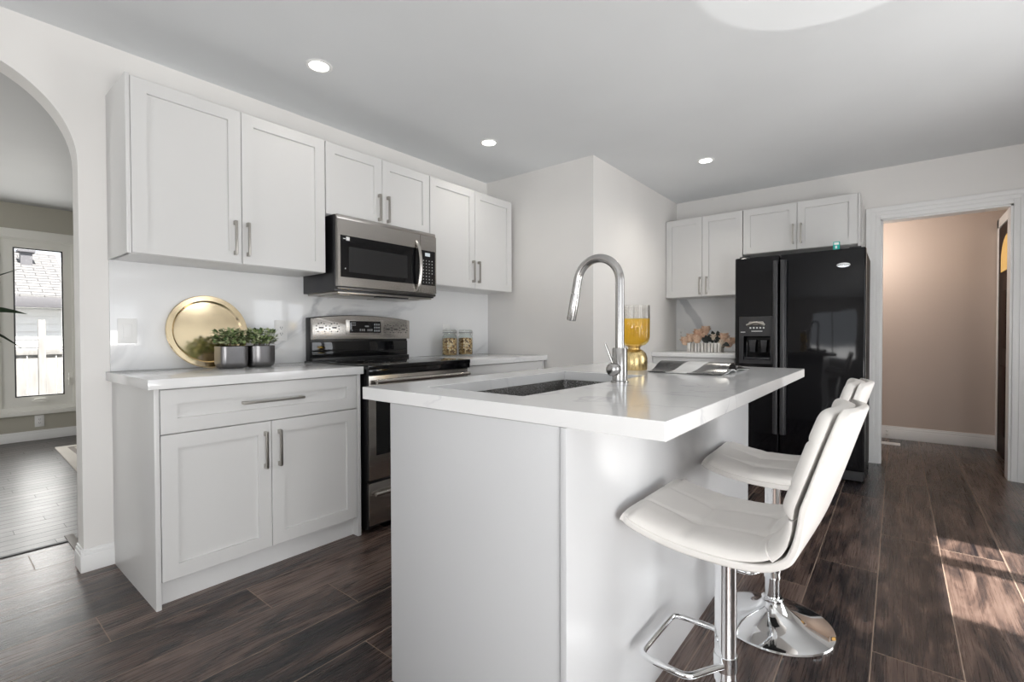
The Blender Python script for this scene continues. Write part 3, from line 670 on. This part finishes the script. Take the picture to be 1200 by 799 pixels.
for k in range(4):
    for q in range(8):
        ww = random.uniform(.004, .009)
        if q == 2 and k == 3: continue
        b.box(1.236+k*.026-ww/2, 1.236+k*.026+ww/2, 1.436+q*.021, 1.443+q*.021, .0285, .029, 0, F)
obj('keypad_print', b, mat('keypad_grey', (.45, .45, .45), .5), kp)
obj('top_vent', B().box(mx0+.004, mx1-.002, mz1-.025, mz1-.001, .0005, .022, .003, F), M_steel, t)
obj('bottom_trim', B().box(mx0+.004, mx1-.002, mz0+.003, mz0+.021, .0005, .026, .006, F), mat('dark_stainless', (.13, .125, .12), .3, 1.0), t)

# ------------------------------------------------------------------ island
ix0, ix1, iy0, iy1 = .008, 1.705, -1.671, -2.318
t = thing('kitchen_island', 'white kitchen island with plain panels and seating overhang', 'island', (.86, -2.0, 0))
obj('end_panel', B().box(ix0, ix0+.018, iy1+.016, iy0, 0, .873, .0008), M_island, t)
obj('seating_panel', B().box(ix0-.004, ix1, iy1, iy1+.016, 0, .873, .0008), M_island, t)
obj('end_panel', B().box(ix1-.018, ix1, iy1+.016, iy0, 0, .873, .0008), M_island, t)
obj('base_deck', B().box(ix0+.018, ix1-.018, iy1+.016, iy0-.03, .10, .118), M_cab, t)
obj('toe_kick', B().box(ix0+.018, ix1-.018, iy0-.075, iy0-.06, 0, .10), M_toe, t)
F = FC(iy0-.017)
obj('face_frame', B().box(ix0+.018, ix1-.018, iy0-.036, iy0-.018, .118, .64), M_cab, t)
for k in range(4):
    u0 = ix0+.02+k*.415; d = obj('door', shaker(F, u0, u0+.412, .105, .868, t=.016), M_cab, t); obj('handle', pull(F, u0+(.36 if k % 2 == 0 else .05), .74, .165, .02), M_nickel, d)
b = B(); b.slab_hole(.004, 1.795, -2.548, -1.528, .874, .914, .141, .970, -2.09, -1.695); ct = obj('countertop', b, M_quartz)
mm = ct.modifiers.new('bevel', 'BEVEL'); mm.width = .002; mm.segments = 2; mm.limit_method = 'ANGLE'
tag(ct, 'thick white quartz countertop of the island, holding sink and faucet', 'countertop')
b = B(); sx0, sx1, sy0, sy1, sz = .1405, .9705, -2.0905, -1.6945, .655
bm = b.bm
def rr(x0, x1, y0, y1, r, z, n=5):
    P = []
    for (cx, cy, a0) in ((x1-r, y1-r, 0), (x0+r, y1-r, 90), (x0+r, y0+r, 180), (x1-r, y0+r, 270)):
        for k in range(n+1): a_ = math.radians(a0 + 90*k/n); P.append((cx+r*math.cos(a_), cy+r*math.sin(a_), z))
    return P
R = [rr(sx0-.004, sx1+.004, sy0-.004, sy1+.004, .02, .8735), rr(sx0, sx1, sy0, sy1, .018, .8735), rr(sx0+.002, sx1-.002, sy0+.002, sy1-.002, .018, sz+.02), rr(sx0+.02, sx1-.02, sy0+.02, sy1-.02, .012, sz),
     rr(sx0+.02, sx1-.02, sy0+.02, sy1-.02, .012, sz-.003), rr(sx0-.002, sx1+.002, sy0-.002, sy1+.002, .018, sz+.018), rr(sx0-.003, sx1+.003, sy0-.003, sy1+.003, .018, .870), rr(sx0-.004, sx1+.004, sy0-.004, sy1+.004, .02, .870)]
vr = [[bm.verts.new(p) for p in r] for r in R]; n = len(R[0])
for i in range(len(vr)):
    if i == 3: bm.faces.new(vr[3]); bm.faces.new(vr[4][::-1]); continue
    A, D = vr[i], vr[(i+1) % len(vr)]
    for k in range(n): l = (k+1) % n; bm.faces.new([A[k], A[l], D[l], D[k]])
sk = thing('sink', 'undermount stainless sink with pale speckles set in the island', 'sink', (.55, -1.89, .655))
obj('basin', b, M_sink, sk); obj('drain', B().lathe([(.0001, .001), (.045, .001), (.045, .004), (.03, .003), (.0001, -.0005)], (.55, -1.85, sz), 24, False), M_chrome, sk)

# faucet
fc = Vector((.6475, -2.1335, .914)); t = thing('faucet', 'brushed steel gooseneck pull-down faucet beside the sink', 'faucet', fc)
b = B(); b.lathe([(.031, 0), (.031, .006), (.0265, .008), (.0265, .118), (.0245, .121), (.0245, .123)], fc, 28); obj('body', b, M_faucet, t)
Rg = .0863; zc = .361
pts = [(0, 0, .12), (0, 0, .20), (0, 0, .28)] + [(0, Rg - Rg*math.cos(math.radians(a_)), zc + Rg*math.sin(math.radians(a_))) for a_ in range(0, 170, 8)]
th = math.radians(169); e = Vector((0, Rg - Rg*math.cos(th), zc + Rg*math.sin(th))); dv = Vector((0, math.sin(math.radians(11)), -math.cos(math.radians(11))))
pts += [tuple(e), tuple(e + dv*.055)]
obj('spout', B().tube([tuple(fc + Vector(p)) for p in pts], .0158, 20), M_faucet, t)
p1 = e + dv*.057; obj('spray_head', B().tube([tuple(fc+p1), tuple(fc+p1+dv*.02), tuple(fc+p1+dv*.095), tuple(fc+p1+dv*.10)], [.0165, .0172, .0178, .0165], 20), M_faucet, t)
kd = Vector((-1, .06, 0)).normalized(); kc = fc + Vector((0, 0, .049))
b = B(); b.tube([tuple(kc + kd*s_) for s_ in (.015, .040)], .018, 20); b.tube([tuple(kc + kd*s_) for s_ in (.036, .040, .056, .062, .065)], [.019, .0225, .0225, .019, .012], 24); hd = obj('handle', b, M_faucet, t)
q0 = kc + kd*.048 + Vector((0, 0, .019)); b = B(); b.tube([tuple(q0), tuple(q0 + Vector((-.004, .012, .035))), tuple(q0 + Vector((-.008, .026, .072)))], [.0042, .0042, .0036], 10); obj('lever', b, M_faucet, hd)

# vase
vc = Vector((1.250, -1.912, .914)); t = thing('candle_vase', 'amber ribbed glass vase on a gold domed foot behind the faucet', 'vase', vc)
b = B(); b.lathe([(.001, 0), (.060, 0), (.062, .004), (.063, .03), (.062, .058), (.056, .078), (.042, .093), (.030, .099), (.028, .104), (.031, .110), (.044, .117), (.050, .119), (.001, .119)], vc, 40, False); obj('foot', b, M_goldsat, t)
rib = lambda a_, h: 1 + .018*math.cos(26*a_)
b = B(); b.lathe([(.03, .112), (.052, .120), (.066, .135), (.072, .155), (.073, .245), (.070, .245), (.069, .157), (.062, .140), (.03, .121)], vc, 156, False, 'z', rib); obj('amber_bowl', b, M_amber, t, 60)
b = B(); b.lathe([(.073, .2455), (.072, .308), (.0695, .308), (.070, .2455)], vc, 156, False, 'z', rib); obj('clear_rim', b, M_smoke, t, 60)

# magazine on the island
mg = Vector((1.36, -2.185, .914)); t = thing('magazine', 'open magazine with grey photo pages lying on the island', 'magazine', mg)
def sheetprof(pts, th, y0, y1):
    P = [(x, z+th) for x, z in pts] + [(x, z) for x, z in pts[::-1]]
    return B().prism(P, y0, y1, 'xz')
def sm(pts, n=5):
    out = []
    for i in range(len(pts)-1):
        p0, p1, p2, p3 = (pts[max(0, i-1)], pts[i], pts[i+1], pts[min(len(pts)-1, i+2)])
        for k in range(n):
            s_ = k/n; out.append(tuple(.5*((2*p1[d]) + (-p0[d]+p2[d])*s_ + (2*p0[d]-5*p1[d]+4*p2[d]-p3[d])*s_*s_ + (-p0[d]+3*p1[d]-3*p2[d]+p3[d])*s_**3) for d in (0, 1)))
    return out + [pts[-1]]
y0, y1 = -2.345, -2.030
near = sm([(1.135, .9165), (1.17, .918), (1.215, .930), (1.26, .949), (1.30, .957), (1.335, .950), (1.362, .924)])
far = sm([(1.364, .924), (1.39, .938), (1.43, .936), (1.50, .925), (1.58, .917), (1.605, .916)])
obj('page', sheetprof(near, .003, y0, y1), M_photo, t, 50); obj('page', sheetprof(far, .003, y0, y1), M_photo, t, 50)
near2 = [(x+.004, max(.9146, z-.004)) for x, z in near]; near3 = sm([(1.15, .9147), (1.23, .917), (1.29, .926), (1.335, .925), (1.362, .916)])
obj('page_stack', sheetprof(near3, .004, y0+.002, y1-.002), M_paper, t, 50); obj('page_stack', sheetprof(sm([(1.364, .9165), (1.40, .922), (1.45, .921), (1.52, .9165), (1.60, .9147)]), .0025, y0+.002, y1-.002), M_paper, t, 50)

# ------------------------------------------------------------------ bar stools
def norm_prof(pts, n=8): return sm(pts, n)
def make_stool(label):
    t = thing('bar_stool', label, 'stool', (0, 0, 0), 'white tufted bar stools at the island')
    # profile: (s, z) with +s towards the island
    outer = norm_prof([(.205, .594), (.15, .575), (.08, .561), (0, .555), (-.08, .558), (-.14, .572), (-.185, .603), (-.216, .655), (-.240, .72), (-.262, .79), (-.283, .86), (-.302, .922)], 5)
    def frame(pr, v):
        k = v*(len(pr)-1); i = min(int(k), len(pr)-2); f_ = k-i
        p = (pr[i][0]*(1-f_)+pr[i+1][0]*f_, pr[i][1]*(1-f_)+pr[i+1][1]*f_)
        a0 = pr[max(0, i-1)]; a1 = pr[min(len(pr)-1, i+2)]
        d = Vector((0, a1[0]-a0[0], a1[1]-a0[1])).normalized(); nrm = Vector((0, d.z, -d.y))
        return p, nrm
    def halfw(v): # plan half width along the profile
        w_ = .203
        if v > .70: w_ *= 1 - .48*(1 - math.sqrt(max(0, 1-((v-.70)/.30)**2.2)))
        if v < .05: w_ *= (1 - ((.05-v)/.05)**2*.06)
        return w_
    def wing(u, z): return .026*u*u*min(1, max(0, (z-.60)/.12))
    def fshell(i, v):
        u = 2*i-1; p, nrm = frame(outer, v); hw = halfw(v)
        return (u*hw, p[0] + wing(u, p[1]), p[1] + .008*u*u*(1-min(1, max(0, (v-.3)/.3)))), nrm, .018
    b = B(); b.sheet(fshell, 20, 60, 0.0); sh = obj('shell', b, M_leather, t, 60)
    mo = sh.modifiers.new('soft', 'BEVEL'); mo.width = .007; mo.segments = 3; mo.limit_method = 'ANGLE'; mo.angle_limit = math.radians(50)
    seatp = norm_prof([(.204, .607), (.15, .591), (.08, .578), (0, .573), (-.08, .577), (-.132, .592), (-.170, .622), (-.192, .660), (-.204, .696)], 6)
    backp = norm_prof([(-.205, .700), (-.216, .735), (-.236, .80), (-.256, .865), (-.274, .922)], 8)
    def pad(prof, tk, cols, rows, wmul, isback):
        def fn(i, v):
            u = 2*i-1; p, nrm = frame(prof, v)
            hw = wmul
            if isback and v > .35: hw *= 1 - .50*(1 - math.sqrt(max(0, 1-((v-.35)/.65)**2.2)))
            ed = min(1, (1-abs(u))/.36); lo = .14; hi = .14 if isback else .30
            ev = min(1, v/lo + (0 if isback else .25), (1-v)/hi); puff = (1-(1-ed)**2.4)**.5 * max(0, 1-(1-ev)**2.4)**.5
            gr = 0
            for c_ in cols: gr += .16*math.exp(-((u-c_)/.022)**2)
            for r_ in rows: gr += .16*math.exp(-((v-r_)/.018)**2)
            for c_ in cols:
                for r_ in rows: gr += .50*math.exp(-(((u-c_)/.08)**2 + ((v-r_)/.06)**2))
            return (u*hw, p[0]+wing(u, p[1]), p[1]+(.008*u*u if p[1] < .6 else 0)), nrm, .004 + tk*puff*(1-min(.8, gr))
        return B().sheet(fn, 64, 64, .002)
    cols, rows = (-.36, .36), (.30, .60)
    st = obj('seat', pad(seatp, .024, cols, rows, .198, False), M_leather, t, 60)
    bk = obj('backrest', pad(backp, .030, (-.36, .36), (.34, .70), .196, True), M_leather, t, 60)
    for (prof, par, tk, off) in ((seatp, st, .008, 0), (backp, bk, .010, .0)):
        for c_ in cols:
            for r_ in (rows if par is st else (.34, .70)):
                p, nrm = frame(prof, r_); wv = wing(c_, p[1])
                q = Vector((c_*.195, p[0]+wv, p[1])) + nrm*tk; b = B(); b.ball(tuple(q), .0075, .0075, .0075, 12, 8); obj('button', b, M_leather, par)
    obj('seat_plate', B().box(-.09, .09, -.10, .08, .538, .554, .006), M_rubber, t)
    b = B(); b.lathe([(.001, .172), (.0285, .172), (.0285, .180), (.027, .184), (.027, .54), (.001, .54)], (0, 0, 0), 28, False); obj('column', b, M_chrome, t)
    b = B(); b.lathe([(.001, .06), (.0255, .06), (.0255, .173), (.001, .173)], (0, 0, 0), 28, False); obj('lower_tube', b, M_chrome, t)
    b = B(); b.lathe([(.001, 0), (.198, 0), (.201, .004), (.199, .010), (.175, .018), (.135, .027), (.100, .038), (.072, .051), (.052, .065), (.040, .080), (.036, .088), (.001, .088)], (0, 0, 0), 64, False); obj('base', b, M_chrome, t)
    b = B(); b.lathe([(.026, .083), (.037, .083), (.038, .088), (.037, .097), (.033, .101), (.026, .102)], (0, 0, 0), 28, False); obj('base_collar', b, M_chrome, t)
    zf = .22; P = [(-.028, .0), (-.065, .022), (-.105, .044), (-.120, .058), (-.125, .075), (-.124, .120), (-.122, .160), (-.114, .178), (-.098, .185), (-.05, .186), (0, .186)]; P += [(-x, y) for x, y in P[-2::-1]]
    b = B(); b.tube([(x, y, zf) for x, y in sm(P, 4)], .0085, 12); fr = obj('footrest', b, M_chrome, t, 50)
    b = B(); b.lathe([(.0272, zf-.02), (.030, zf-.02), (.030, zf+.02), (.0272, zf+.02)], (0, 0, 0), 28, False); obj('footrest_clamp', b, M_chrome, fr)
    return t
st1 = make_stool('white tufted bar stool nearest the camera, cut by the frame bottom')
dup(st1, (1.09, -2.54, 0), math.radians(2), 'white tufted bar stool farther along the island, nearer the refrigerator')
st1.location = (.42, -2.55, 0); st1.rotation_euler = (0, 0, math.radians(-1))

# ------------------------------------------------------------------ things on the counters
# brass tray leaning on the backsplash
t = thing('round_tray', 'round polished brass tray leaning on the backsplash', 'tray', (.055, -.10, .914))
b = B(); b.lathe([(.0001, .006), (.150, .006), (.158, .008), (.166, .017), (.190, .020), (.194, .016), (.190, .010), (.170, .006), (.160, 0), (.0001, 0)], (0,0,0), 72, False)
ang = math.radians(80); RX = Matrix.Rotation(ang, 4, 'X'); bmesh.ops.transform(b.bm, matrix=Matrix.Translation((.055, -.085, .914+.190)) @ RX, verts=b.bm.verts)
zmin = min(v.co.z for v in b.bm.verts); ymax = max(v.co.y for v in b.bm.verts)
bmesh.ops.translate(b.bm, verts=b.bm.verts, vec=(0, -.013-ymax, .9142-zmin)); obj('dish', b, M_gold, t, 30)

def potted(label, c, square, seed, nleaf):
    random.seed(seed); t = thing('potted_plant', label, 'plant', c, 'small potted plants on the counter'); c = Vector(c)
    def ring(r, z):
        P = []
        for k in range(48):
            a_ = 2*PI*k/48; ca, sa = math.cos(a_), math.sin(a_); e_ = 2/square
            P.append((c.x + r*math.copysign(abs(ca)**e_, ca), c.y + r*.92*math.copysign(abs(sa)**e_, sa), c.z + z))
        return P
    h = .112
    prof = [(.050, 0), (.060, .004), (.067, .014), (.0695, .03), (.0695, h), (.066, h+.002), (.064, h), (.064, h-.014)]
    if square > 4: prof = [(q*.95, z) for q, z in prof]
    b = B(); b.rings([ring(r, z) for r, z in prof]); obj('pot', b, M_pot, t, 40)
    obj('soil', B().rings([ring(.0635, h-.03), ring(.0635, h-.012)]), M_soil, t)
    b = B()
    for k in range(nleaf):
        a_ = random.uniform(0, 2*PI); rr_ = .080*math.sqrt(random.random()); hh = h + .004 + (.088 - 3.5*rr_*rr_)*random.uniform(.08, 1)
        if rr_ > .066: hh += .004
        xx = rr_*math.cos(a_)
        xx = max(-.050, xx) if square < 4 else min(.045, xx)
        p = c + Vector((xx, rr_*math.sin(a_)*.85, hh)); d_ = Vector((math.cos(a_)+random.uniform(-.8, .8), math.sin(a_)+random.uniform(-.8, .8), random.uniform(-.2, 1.1)))
        b.leaf(p, d_, random.uniform(.017, .028), random.uniform(.012, .018), .1, n=3)
    obj('foliage', b, M_leaf, t, 80, recalc=False)
    b = B()
    for k in range(26):
        a_ = random.uniform(0, 2*PI); r2 = random.uniform(.01, .075)
        b.tube([tuple(c + Vector((r2*.5*math.cos(a_), r2*.5*math.sin(a_), h-.013))), tuple(c + Vector((r2*math.cos(a_), r2*.9*math.sin(a_), h+.05)))], .0012, 5)
    obj('stems', b, M_stem, t)
potted('leafy plant in square grey pot before the brass tray', (.112, -.190, .9142), 6.0, 11, 620)
potted('leafy plant in round grey pot, nearer the range', (.258, -.190, .9142), 2.6, 12, 560)

def jar(label, x, y, seed):
    t = thing('grain_jar', label, 'jar', (x, y, .9142), 'clip-top jars of grain'); c = (0, 0, 0)
    b = B(); b.lathe([(.001, 0), (.040, 0), (.047, .006), (.049, .02), (.049, .125), (.046, .142), (.040, .152), (.039, .160), (.042, .163), (.042, .168), (.037, .168), (.036, .152), (.043, .140), (.0465, .122), (.0465, .02), (.044, .008), (.001, .006)], c, 40, False); obj('glass_body', b, M_jar, t)
    random.seed(seed)
    b = B(); b.lathe([(.001, .0075), (.042, .0085), (.0455, .022), (.0455, .118), (.042, .128), (.02, .131), (.001, .129)], c, 40, False)
    o = obj('grain_fill', b, M_grain, t, 60); o['kind'] = 'stuff'
    b = B(); b.lathe([(.001, .171), (.041, .171), (.042, .175), (.042, .186), (.036, .192), (.001, .192)], c, 40, False); obj('lid', b, M_jar, t)
    b = B(); b.lathe([(.0395, .166), (.0445, .166), (.0445, .172), (.0395, .172)], c, 40, False); obj('seal', b, mat('grey_rubber', (.25, .26, .26), .6), t)
    b = B()
    for zz in (.161, .181): b.tube([(.0455*math.cos(2*PI*k/28), +.0455*math.sin(2*PI*k/28), zz) for k in range(28)], .0016, 6, True)
    b.tube([(-.01, -.048, .181), (-.011, -.056, .168), (-.010, -.052, .145), (.010, -.052, .145), (.011, -.056, .168), (.01, -.048, .181)], .0016, 6)
    obj('wire_clip', b, M_nickel, t)
    for ch in t.children:
        ch.data.transform(Matrix.Diagonal((1.24, 1.24, 1.10, 1)) @ Matrix.Translation((x, y, .9142)))
jar('clip-top glass jar of grain, the one nearer the range', 1.715, -.150, 1)
jar('clip-top glass jar of grain, the one nearer the corner', 1.893, -.150, 2)

# planter box with peach flowers
bx = Vector((3.72, -1.497, .9142)); t = thing('flower_box', 'white slatted planter box of peach flowers beside the refrigerator', 'flowers', bx)
b = B(); b.box(3.675, 3.765, -1.636, -1.358, .9142, .922); b.box(3.672, 3.678, -1.638, -1.356, .9142, .992); b.box(3.762, 3.768, -1.638, -1.356, .9142, .992); b.box(3.678, 3.762, -1.641, -1.635, .9142, .992); b.box(3.678, 3.762, -1.359, -1.353, .9142, .992); obj('box', b, M_soil, t)
b = B()
for k in range(10): y_ = -1.644 + k*.0295; b.box(3.660, 3.672, y_, y_+.0225, .9142, 1.0, .002); b.box(3.768, 3.780, y_, y_+.0225, .9142, 1.0, .002)
for k in range(3): x_ = 3.672 + k*.033; b.box(x_, x_+.026, -1.652, -1.641, .9142, 1.0, .002); b.box(x_, x_+.026, -1.353, -1.342, .9142, 1.0, .002)
obj('slats', b, M_slat, t)
def blossom(c, r, m, seed, parent):
    random.seed(seed); b = B(); c = Vector(c)
    for ringi, (n_, tilt, ln) in enumerate(((5, 1.4, .62), (7, 1.05, .72), (9, .65, .8), (9, .2, .8))):
        for k in range(n_):
            a_ = 2*PI*(k + ringi*.5)/n_ + random.uniform(-.15, .15); d_ = Vector((math.cos(a_)*math.cos(tilt), math.sin(a_)*math.cos(tilt), math.sin(tilt)))
            b.leaf(c + d_*r*.10 + Vector((0,0,-r*.1)), d_, r*ln*1.1, r*1.15, -.55 if tilt < .9 else -.1, fold=.35, n=6)
    b.ball(tuple(c + Vector((0,0,r*.15))), r*.60, None, None, 14, 9); obj('blossom', b, m, parent, 80, recalc=False)
spots = [((3.70,-1.318,1.000),.060,0),((3.69,-1.375,1.030),.060,0),((3.66,-1.440,1.020),.056,0),((3.70,-1.440,1.075),.058,0),((3.72,-1.500,1.105),.055,0),((3.70,-1.485,1.045),.050,0),
         ((3.69,-1.585,1.040),.045,1),((3.70,-1.665,1.035),.060,0),((3.72,-1.70,.985),.062,0),((3.70,-1.655,.985),.050,1),((3.73,-1.735,1.01),.045,0)]
for i, (c_, r_, kk) in enumerate(spots): blossom(c_, r_, (M_petal, M_petalw)[kk], 40+i, t)
random.seed(5); b = B()
for (y_, z_, dy, dz) in ((-1.525, 1.0, .1, 1), (-1.54, 1.01, -.2, 1), (-1.575, 1.0, .25, 1), (-1.60, 1.0, -.3, 1), (-1.56, 1.02, -.6, .6), (-1.62, 1.0, -.6, .8), (-1.53, .995, .5, .7), (-1.64, 1.0, -1, -.1), (-1.65, 1.01, -.9, -.35), (-1.63, 1.04, .1, 1), (-1.59, 1.04, .2, 1)):
    b.leaf((3.685, y_, z_), (-.25, dy, dz), .085, .042, .1, up=(-1, 0, .2), fold=.2, n=6)
obj('dark_leaves', b, M_dleaf, t, 80, recalc=False)
b = B()
for i, (c_, r_, kk) in enumerate(spots): b.tube([(3.72, max(-1.62, min(-1.38, c_[1])), .925), ((c_[0]+3.72)/2, (c_[1]*.7 + .3*max(-1.62, min(-1.38, c_[1]))), .5*(c_[2]+.98)), c_], .0025, 6)
obj('stems', b, M_stem, t)

# switch and outlets
def plate(F, u0, u1, v0, v1, label, kind):
    t = thing('wall_outlet' if kind == 'outlet' else 'light_switch', label, kind, F((u0+u1)/2, v0, 0))
    obj('plate', B().box(u0, u1, v0, v1, 0.0, .006, .002, F), M_white, t); cu, cv = (u0+u1)/2, (v0+v1)/2
    if kind == 'outlet':
        b = B(); b.box(cu-.016, cu+.016, cv-.034, cv+.034, .006, .008, .002, F); obj('receptacle', b, M_white, t); b = B()
        for q in (-.018, .018):
            for du in (-.006, .006): b.box(cu+du-.0012, cu+du+.0012, cv+q-.004, cv+q+.006, .008, .0084, 0, F)
            b.box(cu-.002, cu+.002, cv+q-.011, cv+q-.007, .008, .0084, 0, F)
        obj('slots', b, M_dark, t)
    else: obj('rocker', B().box(cu-.017, cu+.017, cv-.033, cv+.033, .005, .010, .003, F), M_white, t)
plate(FA(-.012), -.318, -.243, 1.047, 1.166, 'white rocker light switch on the backsplash, left of the brass tray', 'light switch')
plate(FA(-.012), .418, .492, 1.050, 1.172, 'white outlet on the backsplash behind the round grey pot', 'outlet')
plate(FA(-.012), 1.768, 1.843, 1.050, 1.170, 'white outlet on the backsplash behind the grain jars', 'outlet')
plate(FB(XB-.012), 1.106, 1.181, 1.024, 1.141, 'white outlet on the backsplash behind the peach flowers', 'outlet')
plate(FA(YD), -.170, -.098, .135, .255, 'white outlet low on the dining wall under the window', 'outlet')
plate(FB(5.375-.014), 2.795, 2.85, .03, .085, 'tiny outlet in the hall baseboard beside the doorway', 'outlet')

# recessed ceiling lights
t = thing('ceiling_light', 'lit recessed ceiling light nearest the arch', 'ceiling light', (.379, -.609, H), 'recessed ceiling lights')
b = B(); b.lathe([(.047, -.0005), (.047, -.004), (.058, -.006), (.064, -.003), (.064, -.0005)], (.379, -.609, H), 40, False); obj('trim_ring', b, M_trim, t)
b = B(); b.lathe([(.001, -.001), (.0465, -.001), (.0465, -.003), (.001, -.003)], (.379, -.609, H), 40, False); obj('lens', b, M_bulb, t)
LIGHTS = [(1.649, -.63, 'lit recessed ceiling light above the range wall, middle one'), (2.991, -1.716, 'lit recessed ceiling light nearest the refrigerator')]
for (x_, y_, lb) in LIGHTS: dup(t, (x_, y_, H), 0, lb)
for (x_, y_, pw_) in ((.379, -.609, 2.5), (1.649, -.63, 7), (2.991, -1.716, 24)):
    light('downlight', 'SPOT', (x_, y_, H-.02), pw_, (1, .94, .86), (0, 0, 0), spot_size=math.radians(150), spot_blend=1.0, shadow_soft_size=.05)

# rug and plant in the dining room
t = thing('area_rug', 'cream area rug on the dining room floor', 'rug', (.8, 2.6, 0))
obj('pile', B().prism([(-.105, 3.40), (-.15, 1.75), (1.7, 1.75), (1.7, 3.36)], 0.0, .012, 'xy', .003), M_rug, t)
b = B(); b.box(-.02, 1.62, 1.84, 1.88, .0115, .0135); b.box(-.02, 1.62, 3.26, 3.30, .0115, .0135); b.box(-.03, .01, 1.84, 3.30, .0115, .0135); b.box(1.58, 1.62, 1.84, 3.3, .0115, .0135); obj('border', b, mat('rug_border', (.36, .32, .29), .9), t)
pc = Vector((-1.08, .95, 0)); t = thing('potted_palm', 'dark strap-leaved plant poking in at the left edge of the arch', 'plant', pc)
b = B(); b.lathe([(.001, 0), (.12, 0), (.15, .02), (.17, .30), (.175, .32), (.16, .32), (.155, .28), (.001, .28)], pc, 36, False); obj('pot', b, M_pot, t)
b = B(); b.tube([tuple(pc + Vector((0,0,.27))), tuple(pc + Vector((.02,0,.7))), tuple(pc + Vector((.04,-.02,1.05)))], [.022, .018, .014], 10); obj('stem', b, M_stem, t)
def strap(p0, p1, width, sag, roll=0.0):
    p0, p1 = Vector(p0), Vector(p1); b = B(); n_ = 12; d_ = (p1-p0).normalized(); sd = d_.cross(Vector((0,0,1))).normalized(); sd = (Matrix.Rotation(roll, 3, d_) @ sd); L_, C_, R_ = [], [], []
    for i in range(n_+1):
        s_ = i/n_; p = p0.lerp(p1, s_) + Vector((0, 0, sag*4*s_*(1-s_))); wv = width*.5*(math.sin(PI*min(1, .12+.88*s_))**.7 if s_ < 1 else .02)
        dn = Vector((0,0,-1))*wv*.25; C_.append(b.bm.verts.new(p)); L_.append(b.bm.verts.new(p - sd*wv + dn)); R_.append(b.bm.verts.new(p + sd*wv + dn))
    for i in range(n_): b.bm.faces.new([L_[i], C_[i], C_[i+1], L_[i+1]]); b.bm.faces.new([C_[i], R_[i], R_[i+1], C_[i+1]])
    obj('leaf', b, M_longleaf, t, 80, recalc=False)
top = pc + Vector((.04, -.02, 1.05))
strap(top, (-.541, .90, 1.462), .034, .05, .4); strap(top, (-.527, .90, 1.206), .062, .09, .9); strap(top, (-.536, .90, .996), .050, .14, .5); strap(top, (-.625, .90, 1.045), .035, .10, .6)
for k in range(14):
    a_ = PI*.35 + k*(PI*1.35)/14; l_ = .45 + .1*math.sin(k*2.3)
    strap(top + Vector((0,0,-.1+.015*k)), top + Vector((l_*math.cos(a_), l_*math.sin(a_)*.9, .25*math.sin(k*1.7))), .036, .12, .3)
